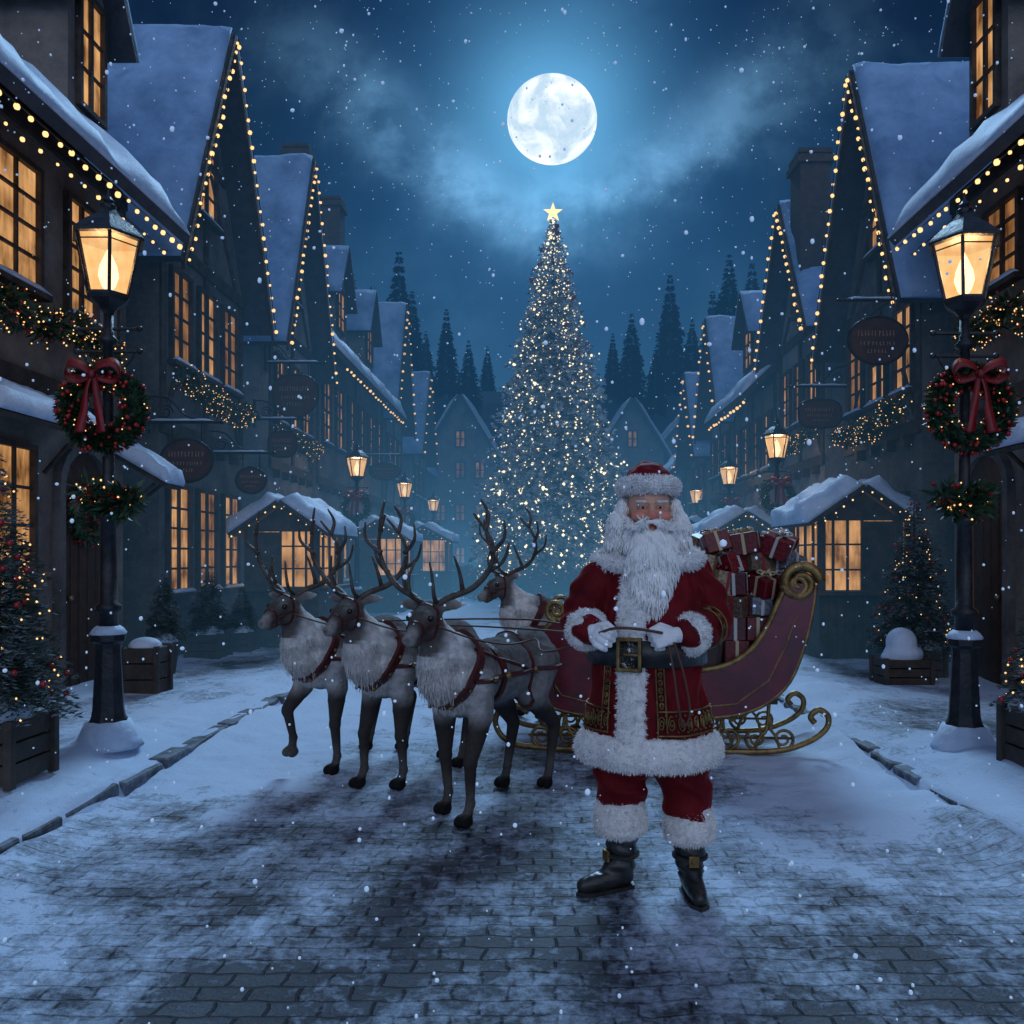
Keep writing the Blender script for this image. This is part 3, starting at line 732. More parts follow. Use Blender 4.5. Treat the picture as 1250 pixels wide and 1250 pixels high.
garland((4.86,8.5,4.15),(4.86,9.5,4.1),.05,'berry garland below the narrow upper window near the right lamp',1000,.15)
garland((4.84,11.1,3.55),(4.84,13.5,3.55),.12,'lit garland under the windows of the second right house',2000,.17)
garland((4.86,14.8,3.8),(4.86,17.3,3.8),.1,'lit garland under the windows of the third right house',1100,.15)
garland((-3.2,5.78,1.98),(-2.88,5.78,1.95),.03,'holly swag tied low on the near left lamp post',600,.10,0,group='holly swags on the lamp posts')
garland((2.84,5.78,1.95),(3.15,5.78,1.98),.03,'holly swag tied low on the near right lamp post',600,.10,0,group='holly swags on the lamp posts')
wr=wreath(-5.0,9.07,2.0,.25,900,'leafy wreath on the arched door at the left',False,'wreaths on doors'); wr.rotation_euler=(0,0,R(90))

# ---------------------------------------------------------------- hanging signs
def sign(side,y,z,w,h,shape,label,cx=None):
    X0=side*FX; cx=side*(FX-.1-w/2-.08) if cx is None else cx
    root=empty('hanging_sign',(cx,y,z)); tag(root,label,'sign','hanging shop signs on iron brackets')
    n=28; P=[]
    for k in range(n):
        a=2*PI*k/n; c,s=cos(a),sin(a)
        if shape=='oval': P.append((w/2*c,h/2*s))
        elif shape=='shield': P.append((w/2*(abs(c)**.75)*(1 if c>0 else -1),h/2*(abs(s)**.85)*(1 if s>0 else -1)*(1.0 if s>0 else 1.15-.3*abs(c))))
        else: P.append((w/2*(abs(c)**.62)*(1 if c>0 else -1),h/2*(abs(s)**.62)*(1 if s>0 else -1)))
    MB().prism([(a,-.02,b) for a,b in P],(0,.04,0)).build('board',SGN,root,bevel=.004)
    MB().tube([(a*1.0,-.012,b*1.0) for a,b in P],.02,6,closed=True).build('rim',IRN,root)
    lt=MB()
    for r_,zz in enumerate((.09,-.04,-.14)):
        ww=w*(.33 if r_==0 else .29 if r_==1 else .17); a=-ww
        while a<ww:
            lw=U(.02,.034)*w/.7; hh=h*(.12 if r_==0 else .08)
            lt.box((a,-.022,zz*h/.55*.9),(lw*.26,.006,hh)); 
            if rnd.random()<.7: lt.box((a+lw*.3,-.0225,zz*h/.55*.9+U(-1,1)*hh*.4),(lw*.6,.005,hh*.18))
            a+=lw*1.5
    lt.build('lettering',LET,root)
    b=MB(); ex=X0-cx; zt=h/2+.22
    b.tube([(ex,0,zt),(-side*(w/2+.1),0,zt)],.018,6); b.sph((-side*(w/2+.12),0,zt),.03,8,6)
    b.tube(path([(ex,0,zt+.34),(ex-side*.25,0,zt+.30),(ex-side*.45,0,zt+.1),(ex-side*.7,0,zt+.02)],5),.013,6)
    sp=[(ex-side*(.2+.10*cos(a)*(1-a/14)),0,zt+.13+.10*sin(a)*(1-a/14)) for a in [i*.5 for i in range(22)]]; b.tube(sp,.010,5)
    b.box((ex,0,zt+.1),(.03,.08,.5))
    for q in(-1,1): b.tube([(q*w*.28,0,zt),(q*w*.28,0,h*.36)],.008,5)
    b.build('bracket',IRN,root)
    MB().snow((min(ex,-side*w/2),-.03,zt+.016),(max(ex,-side*w/2),-.03,zt+.016),(max(ex,-side*w/2),.03,zt+.016),(min(ex,-side*w/2),.03,zt+.016),.03,.015,12,3,8).build('bracket_snow',SNC,root,True)
sign(-1,10.7,2.80,.68,.56,'oval','dark oval hanging sign beside the second left house doorway',-4.62)
sign(-1,15.2,4.55,.85,.75,'shield','dark shield shaped sign high on the left between two gables',-4.55)
sign(-1,12.6,2.72,.46,.40,'oval','small oval sign above the left market stall',-4.45)
sign(-1,14.6,3.55,.5,.45,'rect','small rounded sign under the shield sign on the left',-4.6)
sign(-1,23.5,4.0,.9,.5,'oval','faint oval sign far down the left row')
sign(1,10.75,4.38,.78,.62,'oval','large dark oval sign high on the right',4.42)
sign(1,13.5,3.9,.70,.46,'rect','dark rounded sign below the oval sign on the right',4.6)

# ---------------------------------------------------------------- market stalls
def stall(x,y,w,d,h,label,side):
    z=pave_z(x,y)-.02; root=empty('market_stall',(x,y,z)); tag(root,label,'market stall','snow roofed market stalls')
    mb=MB()
    mb.box((0,0,.45),(w,d,.9)); mb.box((0,-d/2-.06,.93),(w+.1,.2,.06)); mb.box((-side*(w/2+.06),0,.93),(.2,d+.1,.06))
    for k in range(int(w/.12)): mb.box((-w/2+.06+k*.12,-d/2-.008,.45),(.1,.02,.86))
    mb.build('counter',TIM,root,bevel=.006)
    p=MB()
    for a in(-1,1):
        for b in(-1,1): p.box((a*(w/2-.04),b*(d/2-.04),(h+.9)/2-.1),(.09,.09,h-.9+.3))
    xs0=-side*w/2; xs1=side*w*.02
    p.box(((xs1+side*(w/2-.1))/2,-d/2+.03,(h+.9)/2),(abs(side*(w/2-.1)-xs1),.05,h-.96))
    for k in range(4): p.box((xs0+(xs1-xs0)*k/3,-d/2+.03,(h+.9)/2),(.03,.035,h-.9))
    for k in range(5): p.box((-side*(w/2-.03),-d/2+d*k/4,(h+.9)/2),(.035,.035,h-.9))
    for zz in (1.25,1.6): p.box(((xs0+xs1)/2,-d/2+.028,zz),(abs(xs1-xs0),.028,.025)); p.box((-side*(w/2-.03),0,zz),(.028,d,.025))
    p.build('frame',TIM,root)
    g=MB().box((0,.05,(h+.95)/2),(w-.16,d-.2,h-.98)); g.build('lit_interior',WIN,root)
    r=MB();s=MB(); ov=.18; zr=h+.42
    for q in (-1,1):
        A=V(q*(w/2+ov),-d/2-ov,h-.1);B=V(q*(w/2+ov),d/2+ov,h-.1);C=V(0,d/2+ov,zr);D=V(0,-d/2-ov,zr)
        r.slab(A,B,C,D,.05); n=(B-A).cross(D-A).normalized(); n=n if n.z>0 else -n
        s.snow(*[k+n*.052 for k in(A,B,C,D)],.20,.09,14,12,2.5)
    r.prism([(-w/2,-d/2+.01,h-.02),(w/2,-d/2+.01,h-.02),(0,-d/2+.01,zr-.03)],(0,.04,0))
    rf=r.build('roof',TIM,root); s.build('roof_snow',SNC,rf,True)
    pts=[(x-w/2-ov,y-d/2-ov-.03,z+h-.12),(x,y-d/2-ov-.03,z+zr),(x+w/2+ov,y-d/2-ov-.03,z+h-.12)]
    string_lights(pts,.14,.014,'tiny bulbs on the gable of the '+label,'strings of bulbs on the stalls')
stall(-4.05,13.6,1.15,1.6,1.85,'left market stall with lit front under thick snow',-1)
stall(4.42,12.0,1.15,1.4,1.95,'right market stall with lit front under thick snow',1)
stall(-4.1,21.5,1.3,1.6,1.9,'second left market stall, small in the mist',-1)
stall(4.2,17.6,1.3,1.6,1.9,'second right market stall, small in the mist',1)
stall(-3.9,28.0,1.6,1.6,2.0,'farthest left market stall near the big fir',-1)
stall(4.1,23.5,1.5,1.6,2.0,'farthest right market stall near the big fir',1)

# ---------------------------------------------------------------- potted trees, planters
def potted(x,y,w,ph,h,r,label,seed,lit=True,boxy=True,n=None):
    z=pave_z(x,y)-.02; root=empty('potted_fir',(x,y,z)); tag(root,label,'potted tree','potted firs on the pavements')
    p=MB()
    if boxy:
        for k in range(3):
            zz=ph*(k+.5)/3; p.box((0,0,zz),(w,w,ph/3-.012))
        for a in(-1,1):
            for b in(-1,1): p.box((a*w/2,b*w/2,ph/2),(.05,.05,ph+.03))
    else: p.lathe([(w*.36,0),(w*.5,ph*.85),(w*.54,ph*.87),(w*.54,ph),(w*.46,ph)],n=14)
    p.build('planter',TER,root,bevel=.006)
    s=MB().sph((0,0,ph),(w*.48,w*.48,.11),12,6); s.sph((w*.2,-w*.2,ph+.03),(w*.25,w*.25,.09),10,6); me=remesh(s,.02,3); put('planter_snow',me,SNC,root,True)
    MB().lathe([(.035,ph-.05),(.02,ph+h*.6),(.006,ph+h*.97)],n=6).build('trunk',TIM,root)
    tips=[]; lf=max(.05,r*.15)
    mb=fir(MB(),h,r,int(26+h*8),24,seed,z0=ph+.08,leaf=lf,lw=lf*.11,tips=tips,droop=.4,pw=.8,den=1.3,saw=.15); mb.build('crown',GRP,root)
    if lit:
        f=MB();b=MB(); rnd.shuffle(tips)
        for k,(p_,d) in enumerate(tips[:150]):
            if k%3: f.octa(p_+d*.01,.008)
            else: b.sph(p_,.02,7,5)
        f.build('fairy_lights',FAI,root); b.build('baubles',BAU,root,True)
potted(-3.22,4.85,.42,.36,1.5,.42,'potted fir with baubles in a wooden box at the left edge',1)
potted(3.1,4.95,.4,.34,.85,.30,'low potted fir in a wooden box at the right edge',2)
potted(4.42,9.7,.5,.35,1.75,.52,'bushy lit potted fir before the right market stall',3)
potted(-4.55,9.9,.34,.4,.8,.24,'slim potted fir in round pot beside the arched door',4,False,False)
potted(-4.5,14.9,.45,.3,1.6,.45,'potted fir behind the left market stall',5)
potted(-4.7,11.6,.45,.35,.9,.34,'bushy potted fir under the second left house windows',6,False)
potted(-4.5,12.35,.36,.3,.6,.26,'smallest potted fir left of the left market stall',7,False)
potted(4.1,13.6,.42,.3,1.1,.38,'potted fir beyond the right market stall',8)
potted(3.95,15.2,.42,.3,.9,.32,'farthest potted fir on the right pavement',9,False)
def planter(x,y,w,h,label,ball=False):
    z=pave_z(x,y)-.02; root=empty('planter',(x,y,z)); tag(root,label,'planter','snow filled planters')
    p=MB()
    for k in range(3): p.box((0,0,h*(k+.5)/3),(w,w*.8,h/3-.012))
    for a in(-1,1):
        for b in(-1,1): p.box((a*w/2,b*w*.4,h/2),(.05,.05,h+.03))
    p.build('box',TER,root,bevel=.006)
    s=MB().sph((0,0,h),(w*.46,w*.36,.1),14,8)
    if ball: s.sph((0,0,h+.17),(.17,.16,.17),14,10); s.sph((0.02,0,h+.05),(.22,.2,.1),12,8)
    me=remesh(s,.02,3); put('snow_heap',me,SNC,root,True)
planter(-4.15,8.6,.38,.5,'square planter heaped with snow behind the near left lamp')
planter(4.05,9.2,.5,.3,'square planter with a round ball of snow behind the near right lamp',True)

# ---------------------------------------------------------------- reindeer
DFUR=mat('reindeer_fur',(.2,.2,.2),.85,attr='Col',ns=22,bump=.5,bs=80,haze=0,spec=.12,am=.6)
RUF=mat('reindeer_mane',(.66,.65,.64),.85,(.48,.47,.46),14,.3,60,haze=0,spec=.15)
ANT=mat('antler',(.105,.082,.066),.5,(.042,.034,.028),10,.5,40,haze=0)
EYE=mat('dark_eye',(.010,.007,.006),.05,haze=0)
LEA=mat('red_leather',(.10,.012,.012),.45,(.055,.008,.008),12,.3,50,haze=0)
CRD=mat('rein_cord',(.10,.035,.02),.6,haze=0)
HS=1.02
def deercol(p):
    x,y,z=p; n=.5+.5*nz(x*6,y*6,z*6); n2=nz(x*16,y*16,z*16)
    back=V(.10,.095,.093); side_=V(.25,.24,.24); wht=V(.74,.73,.72); drk=V(.052,.045,.041); belly=V(.42,.41,.40)
    c=side_.lerp(back,sst(.78,.98,z+.06*n2)*(.6+.4*n))
    c=c.lerp(belly,sst(.64,.56,z))
    c=c.lerp(V(.46,.45,.44),sst(-.05,.2,x+.1*n2)*.5*sst(1.02,.85,z))
    c=c.lerp(wht,sst(.20,.38,x+.07*n2)*sst(.54,.66,z))
    c=c.lerp(V(.19,.18,.175),sst(-.3,-.6,x)*.6)
    if x>.50 and z>.98:
        c=c.lerp(V(.15,.133,.124),sst(.51,.575,x)).lerp(V(.068,.060,.055),sst(.63,.69,x)*.75).lerp(V(.30,.285,.275),sst(.76,.80,x)).lerp(V(.03,.026,.024),sst(.832,.846,x))
        if abs(y)>.03: c=c.lerp(V(.30,.28,.27),.5*math.exp(-((x-.685)**2+(z-1.20)**2)/.0010))
    c=c.lerp(drk,sst(.66,.52,z)); c=c.lerp(V(.15,.135,.125),sst(.28,.16,z)*.55); c=c.lerp(V(.012,.012,.012),sst(.078,.062,z))
    return c*(.76+.45*n)
def make_deer(loc,rz,label,yaw=0,pose=0,sc=1.0,seed=0,pitch=0):
    root=empty('reindeer',loc,rz,sc); tag(root,label,'reindeer','harnessed reindeer team')
    piv=V(.50,0,1.05); up=V(-.02,0,.0); hm=Euler((0,R(pitch),R(yaw))).to_matrix()
    H=lambda p:tuple(piv+up+hm@((V(*p)-piv)*HS))
    k_=HS
    mb=MB()
    mb.sph((-.50,0,.87),(.25,.19,.20),16,12); mb.sph((-.15,0,.82),(.40,.20,.205),16,12); mb.sph((.20,0,.83),(.26,.19,.245),16,12)
    mb.sph((.24,0,.96),(.15,.10,.11)); mb.sph((-.35,0,.97),(.2,.11,.085))
    mb.chain([(.24,0,.90),(.39,0,.99),H((.51,0,1.10)),H((.575,0,1.175))],[.185,.135,.098,.078*k_],14)
    mb.chain([(.33,0,.78),(.44,0,.84),(.50,0,.93),H((.535,0,1.03))],[.13,.105,.085,.062],12)
    mb.chain([H((.565,0,1.205)),H((.67,0,1.17)),H((.79,0,1.085))],[.078*k_,.062*k_,.037*k_],12)
    mb.chain([H((.60,0,1.14)),H((.755,0,1.06))],[.050*k_,.030*k_],10); mb.sph(H((.812,0,1.073)),(.028*k_,.035*k_,.031*k_)); 
    for s in (-1,1):
        mb.sph(H((.655,s*.052,1.205)),(.040*k_,.023*k_,.022*k_)); mb.sph(H((.818,s*.019,1.08)),(.019*k_,.015*k_,.018*k_))
        mb.chain([H((.55,s*.06,1.235)),H((.535,s*.13,1.26)),H((.535,s*.20,1.265))],[.022*k_,.033*k_,.008],8)
        fx=.05*s if pose!=1 else -.03
        if pose==2: fx=-.04*s
        if pose==1 and s==-1:
            pts=[(.24,-.11,.80),(.26,-.13,.61),(.42,-.125,.46),(.37,-.12,.26),(.38,-.12,.20)]
            hf=(.385,-.12,.165)
        else:
            pts=[(.22,s*.11,.80),(.20,s*.13,.60),(.25+fx,s*.125,.35),(.235+fx*1.3,s*.125,.12),(.26+fx*1.4,s*.125,.06)]
            hf=(.285+fx*1.4,s*.125,.036)
        mb.chain(pts,[.115,.074,.038,.026,.031],12); mb.sph(pts[2],(.046,.043,.055)); mb.sph(pts[3],(.034,.032,.038))
        for e in(-1,1): mb.sph((hf[0]+.014,hf[1]+e*.025,hf[2]),(.056,.025,.038),10,6)
        bx=-.06*s if pose!=2 else .07*s
        pts=[(-.50,s*.10,.84),(-.38,s*.13,.64),(-.63+bx,s*.125,.41),(-.555+bx*1.1,s*.125,.13),(-.53+bx*1.1,s*.125,.06)]
        mb.chain([pts[0],pts[1]],[.155,.105],12); mb.chain(pts[1:],[.092,.044,.027,.031],12); mb.sph(pts[2],(.050,.038,.056)); mb.sph(pts[3],(.034,.032,.038))
        hf=(-.505+bx*1.1,s*.125,.036)
        for e in(-1,1): mb.sph((hf[0]+.014,hf[1]+e*.025,hf[2]),(.056,.025,.038),10,6)
    mb.chain([(-.72,0,.93),(-.78,0,.84)],[.045,.03],8)
    me=remesh(mb,.010,3,.5)
    for v in me.vertices:
        p=v.co
        if p.z>.5: v.co=p+v.normal*(.006*nz(p.x*12,p.y*12,p.z*12)+.004*nz(p.x*30,p.y*30,p.z*14))
    me.update()
    ca=me.color_attributes.new('Col','FLOAT_COLOR','POINT')
    hinv=hm.transposed(); buf=[]
    for v in me.vertices:
        p=v.co; 
        if p.x>.47 and p.z>1.0: p=piv+hinv@(p-piv-up)/HS
        c=deercol(p); buf+= [c.x,c.y,c.z,1]
    ca.data.foreach_set('color',buf)
    put('body',me,DFUR,root,True)
    t=MB(); sel=lambda c:(.33<c.x<.60 and c.z>.60 and c.z<.97+(c.x-.4)*.2)
    tufts(t,me,4200,.030,.0032,V(-.35,0,-.95),.68,sel,.2)
    strands(t,me,260,.065,.0032,V(-.1,0,-1),lambda c:(.40<c.x<.58 and c.z>.66 and c.z<.92),curl=.4,out=.08)
    t.build('mane',RUF,root,True)
    for s in (-1,1):
        MB().sph(H((.686,s*.062,1.186)),.0178,12,10).build('eye',EYE,root,True)
        a=MB(); k=1+.06*nz(seed*3.1,s)
        A=lambda *p:H((p[0],s*p[1]*k*.84,1.22+(p[2]-1.22)*.80))
        beam=path([A(.57,.04,1.25),A(.53,.13,1.32),A(.49,.27,1.39),A(.48,.38,1.53),A(.52,.40,1.70),A(.60,.31,1.88)],6); nb=len(beam)
        a.tube(beam,[.0235*(1-i/nb*.70) for i in range(nb)],8)
        for tn in ([(.57,.05,1.28),(.66,.08,1.33),(.69,.08,1.45),(.67,.05,1.55)],[(.50,.20,1.36),(.55,.20,1.48),(.58,.17,1.60)],[(.482,.35,1.49),(.44,.45,1.57),(.44,.49,1.70)],[(.50,.39,1.62),(.53,.49,1.72),(.54,.49,1.84)],[(.55,.37,1.77),(.53,.38,1.88),(.56,.34,1.98)]):
            P=path([A(*q) for q in tn],4); n_=len(P); a.tube(P,[.0155*(1-i/n_*.75) for i in range(n_)],7)
        a.build('antler',ANT,root,True)
    bv=BVHTree.FromPolygons([v.co.copy() for v in me.vertices],[tuple(p.vertices) for p in me.polygons])
    hb=MB(); gd=MB()
    def band(c,u,v,w,off=.008,rr=.45,n=40):
        c=V(*c);u=V(*u).normalized();v=V(*v);v=(v-u*v.dot(u)).normalized(); ax=u.cross(v).normalized(); L=[]
        for k in range(n):
            a=2*PI*k/n; d=u*cos(a)+v*sin(a); h=bv.ray_cast(c+d*rr,-d,rr)[0]
            L.append(((h if h else c+d*.1),d))
        vs=[];fs=[]
        for h,d in L: vs+=[h+d*off+ax*w,h+d*off-ax*w,h-d*.01-ax*w,h-d*.01+ax*w]
        for k in range(n):
            a=k*4;b=((k+1)%n)*4
            for e in range(4): fs.append((a+e,a+(e+1)%4,b+(e+1)%4,b+e))
        hb.add(vs,fs); return L
    ly=hm@V(0,1,0)
    g=band((.02,0,.82),(0,1,0),(0,0,1),.022,.012); n1=band((.30,0,.88),(0,1,0),(-.55,0,1),.028,.018); band((-.30,0,.82),(0,1,0),(0,0,1),.014)
    band(H((.735,0,1.115)),ly,hm@V(.35,0,1),.007,.004,.18,24); band(H((.605,0,1.17)),ly,hm@V(.1,0,1),.008,.005,.115,24)
    for s in(-1,1):
        pr=[]
        for k in range(15):
            x=.32-.95*k/14; h=bv.ray_cast(V(x,s*.5,.82),V(0,-s,0),.6)[0]
            if h: pr.append(h+V(0,s*.012,0))
        if len(pr)>2: hb.tube(pr,.015,6)
        pr=[]
        for k in range(12):
            x=.28-.5*k/11; z=1.00-.16*k/11
            h=bv.ray_cast(V(x,s*.5,z),V(0,-s,0),.6)[0]
            if h: pr.append(h+V(0,s*.006,0))
        if len(pr)>2: hb.tube(pr,.011,6)
        pr=[H((.605,s*.080,1.17)),H((.67,s*.070,1.140)),H((.735,s*.050,1.11))]; hb.tube(pr,.006,5)
        for xx,q in ((.02,.024),(.22,.02),(-.30,.02)):
            h=bv.ray_cast(V(xx,s*.5,.82),V(0,-s,0),.6)[0]
            if h: gd.sph(h+V(0,s*.024,0),q,10,6)
    for k in range(0,40,4):
        h,d=n1[k]
        if h.z<.97: gd.sph(h+d*.028,.013,8,6)
    ha=hb.build('harness',LEA,root); gd.build('studs',GOL,ha,True)
    return root
T=-120
make_deer((-.36,5.0,.012),R(T),'foremost reindeer, standing nearest the man in red',yaw=14,pose=0,seed=1,pitch=-3)
make_deer((-.92,5.64,.015),R(T-1),'middle reindeer between the foremost and the one lifting a hoof',yaw=11,pose=2,seed=2,pitch=-1)
make_deer((-1.46,6.02,.015),R(T+3),'leftmost reindeer with its front hoof raised',yaw=5,pose=1,seed=3,pitch=-3)
make_deer((.20,7.8,.03),R(-160),'hindmost reindeer half hidden behind the foremost one and the sleigh',yaw=18,pose=2,seed=4,sc=1.06)

# ---------------------------------------------------------------- sleigh
SLR=mat('sleigh_lacquer',(.14,.003,.013),.26,(.07,.002,.007),5,.08,20,haze=0,coat=.5)
SLI=mat('sleigh_lining',(.020,.010,.013),.6,(.035,.018,.022),8,.3,20,haze=0)
sl=empty('sleigh',(.95,6.68,.03),R(-4)); tag(sl,'dark red sleigh with gold scrollwork runners loaded with presents','sleigh')
W=.42
lower=path([(a,0,b) for a,b in [(-.80,1.04),(-.95,.86),(-.99,.60),(-.88,.38),(-.50,.29),(.1,.28),(.62,.33),(.92,.52),(1.06,.82),(1.13,1.12),(1.15,1.30)]],5)
upper=path([(a,0,b) for a,b in [(.95,1.32),(.88,1.18),(.78,.96),(.64,.78),(.42,.67),(0,.62),(-.3,.62),(-.52,.72),(-.66,.92),(-.80,1.04)]],5)
for s in (-1,1):
    y=s*W; pl=[(p.x,y,p.z) for p in lower+upper[:-1]]
    MB().prism(pl,(0,s*.035,0)).build('side_panel',SLR,sl)
    g=MB(); yy=y+s*.02
    g.tube([(p.x,yy,p.z) for p in upper],.024,8); g.tube([(p.x,yy,p.z) for p in lower],.018,8)
    def spiral(cx,cz,r0,a0,turns,dirn,r_=.024,n=40,shrink=.8):
        P=[];Q=[]
        for k in range(n):
            t=k/(n-1); a=a0+dirn*turns*2*PI*t; r=r0*(1-shrink*t); P.append((cx+r*cos(a),yy,cz+r*sin(a))); Q.append(r_*(1-.45*t))
        g.tube(P,Q,8)
    spiral(1.04,1.31,.15,PI*.0+.1,1.7,1,.040); spiral(1.01,1.30,.10,PI,1.2,1,.032)
    spiral(-.80,1.10,.085,-PI/2,1.4,-1,.024)
    spiral(.86,.84,.10,0,1.3,1,.013); spiral(.70,.58,.08,PI,1.2,-1,.012); spiral(-.78,.64,.09,0,1.2,-1,.012); spiral(-.55,.48,.07,PI,1.1,1,.011); spiral(.45,.48,.05,0,1.2,1,.010)
    g.tube([(x*.001,yy+s*.014,z*.001) for x,z in [(1010,1080),(930,850),(800,580),(560,400),(100,350),(-380,355),(-760,450),(-900,660)]],.007,6)
    g.build('gilt_trim',GOL,sl,True)
    yr=s*(W-.04); r=MB()
    rp=path([(a,yr,b) for a,b in [(-1.02,.30),(-1.12,.36),(-1.23,.34),(-1.28,.22),(-1.2,.09),(-1.0,.035),(-.5,.02),(.3,.02),(.85,.03),(1.1,.10),(1.24,.2),(1.26,.30),(1.19,.35),(1.13,.30),(1.16,.25)]],5)
    r.tube(rp,.023,8,sx=.8)
    r.tube([(-1.02,yr,.13),(1.0,yr,.13)],.010,6)
    for k in range(10):
        cx=-.92+k*.205; dr=1 if k%2 else -1
        P=[];Q=[]
        for q in range(26):
            t=q/25; a=-PI/2+dr*t*3.2*PI; rr=.085*(1-.75*t); P.append((cx+rr*cos(a),yr,.125+rr*sin(a))); Q.append(.014*(1-.4*t))
        r.tube(P,Q,6)
    for cx in (-.75,-.35,.05,.45,.8): r.tube(path([(cx-.09,yr,.04),(cx-.05,yr,.14),(cx,yr,.20),(cx+.02,yr,.32 if abs(cx)<.6 else .42)],5),.015,7); r.tube(path([(cx+.10,yr,.04),(cx+.07,yr,.14),(cx+.03,yr,.20),(cx+.02,yr,.31)],5),.012,7)
    r.build('runner',GOL,sl,True)
sh=MB()
def strip(P,t):
    for i in range(len(P)-1):
        a,b=P[i],P[i+1]; d=(b-a); n=V(-d.z,0,d.x).normalized()*t
        sh.prism([(a.x,-W+.002,a.z),(b.x,-W+.002,b.z),(b.x+n.x,-W+.002,b.z+n.z),(a.x+n.x,-W+.002,a.z+n.z)],(0,2*W-.004,0))
strip(lower,.025); sh.build('shell',SLR,sl)
MB().box((.66,0,.53),(.44,.80,.28)).build('cargo_bed',SLI,sl)
MB().box((-.05,0,.44),(.34,.8,.24)).box((.30,0,.72),(.34,.80,.66),(0,R(6),0)).build('seat',SLI,sl,bevel=.05)
g=MB()
for s in (-1,1): g.tube(path([(.02,s*.40,.62),(.13,s*.415,.80),(.20,s*.415,1.00),(.32,s*.415,1.08),(.46,s*.415,1.03)],6),.017,7)
g.build('seat_trim',GOL,sl,True)
MB().tube([(-.6,-W+.03,.27),(-.6,W-.03,.27)],.02,8).tube([(.55,-W+.03,.27),(.55,W-.03,.27)],.02,8).build('cross_bar',GOL,sl)
GC=[((.15,.005,.012),(.45,.36,.22)),((.080,.005,.012),(.45,.44,.42)),((.32,.24,.14),(.20,.01,.02)),((.05,.11,.12),(.5,.4,.25)),((.20,.008,.015),(.5,.47,.44)),((.14,.09,.06),(.25,.01,.02)),((.15,.17,.22),(.42,.40,.42)),((.36,.36,.39),(.16,.01,.02))]
GM=[(mat('gift_paper',a,.42,tuple(c*.45 for c in a),42,.1,30,haze=0,r0=.48,r1=.52),mat('gift_ribbon',b,.35,haze=0)) for a,b in GC]
CN=['deep red','burgundy','gold','teal','bright red','brown','blue grey','silver']
def gift(x,y,z,d,rot,ci,label):
    root=empty('gift_box',(x,y,z)); root.rotation_euler=rot; tag(root,label,'gift','wrapped presents piled in the sleigh')
    a,b,c=d; MB().box((0,0,c/2),d).build('box',GM[ci][0],root,bevel=.006)
    r=MB().box((0,0,c/2),(.024,b+.006,c+.006)).box((0,0,c/2),(a+.006,.024,c+.0062)); 
    r.build('ribbon',GM[ci][1],root); w=MB()
    for k in range(6):
        q=k*PI/3+.3; w.tube(path([(0,0,c+.004),(.04*cos(q),.04*sin(q),c+.04),(.07*cos(q),.07*sin(q),c+.025),(.02*cos(q),.02*sin(q),c+.006)],4),.007,5,sx=2)
    w.sph((0,0,c+.014),.016,8,6)
    w.build('bow',GM[ci][1],root,True)
rz=R(-4); cm=Matrix.Rotation(rz,3,'Z')
pos_w=['bottom','second','third','fourth','fifth','top']
zc=.68
lay=[(.50,.88,2,3,.19),(.49,1.0,3,3,.18),(.16,1.04,5,3,.16),(.14,1.10,5,3,.16),(.22,1.12,4,3,.15),(.36,1.02,3,2,.15)]
order=[0,4,1,2,0,7,1,3,4,0,5,4,1,7,0,2,6,3,4,1,0,5,7,4,6,1,7,0,2,0]; gi=0
for li,(xa,xb,nx_,ny_,hh) in enumerate(lay):
    for i in range(nx_):
        for j in range(ny_):
            sx_=(xb-xa)/nx_; x=xa+sx_*(i+.5)+(U(-.03,.03) if li>1 else 0); y=-.27+.54*(j/(max(1,ny_-1)))
            if li>=4: y*=.8
            d=(sx_*U(.84,.98),(.245 if ny_==3 else .28)*U(.80,.98),hh*U(.93,1.0) if li<2 else hh*U(.80,1.15)); ci=order[gi%30]; gi+=1
            p=cm@V(x,y,0); tl=(0,0,0); up=0
            if li>=2:
                a_=9 if li==2 else 20
                tl=(R(U(-a_,a_)),R(U(-a_,a_)+ (8 if x>.8 else -5)),0); up=.012
            gift(.95+p.x,6.68+p.y,.03+zc+up,d,(tl[0],tl[1],rz+R(U(-9,9) if li<2 else U(-36,36))),ci,
                 '%s present in the %s layer, %s row, %s from the sleigh front'%(CN[ci],pos_w[li],['near','middle','far'][min(j,2)] if ny_==3 else ['near','far'][j],['first','second','third','fourth','fifth'][i]))
    zc+=hh

# ---------------------------------------------------------------- the man in red
SKN=mat('skin',(.45,.24,.17),.5,attr='Col',ns=40,bump=.1,bs=90,haze=0,am=.06)
VEL=mat('red_velvet',(.185,.0025,.008),.7,(.07,.001,.0035),4.5,.45,12,haze=0,sheen=.28,r0=.32,r1=.72,spec=.2,stint=(1,.12,.12))
FUR=mat('white_fur',(.86,.85,.84),.85,(.76,.75,.75),22,.5,60,haze=0,sheen=.3)
HAI=mat('white_hair',(.92,.91,.89),.6,(.84,.83,.81),14,haze=0)
BLK=mat('black_leather',(.012,.012,.013),.3,(.03,.03,.03),12,.25,30,haze=0)
GLV=mat('white_glove',(.86,.86,.87),.75,(.78,.78,.80),16,.2,60,haze=0)
PX,PY=.49,3.76
pr=empty('person',(PX,PY,.012)); tag(pr,'bearded man in red velvet coat with white fur trim, black boots, holding reins','person')
A20=R(-20); RM=Matrix.Rotation(A20,3,'Z')
prof=[(.60,.300,.262,.0),(.72,.290,.256,.0),(.85,.272,.246,-.005),(.98,.252,.236,-.01),(1.08,.240,.230,-.015),(1.16,.240,.230,-.02),(1.26,.252,.230,-.025),(1.38,.250,.205,-.01),(1.48,.225,.165,.0),(1.55,.16,.125,.01),(1.60,.09,.09,.01)]
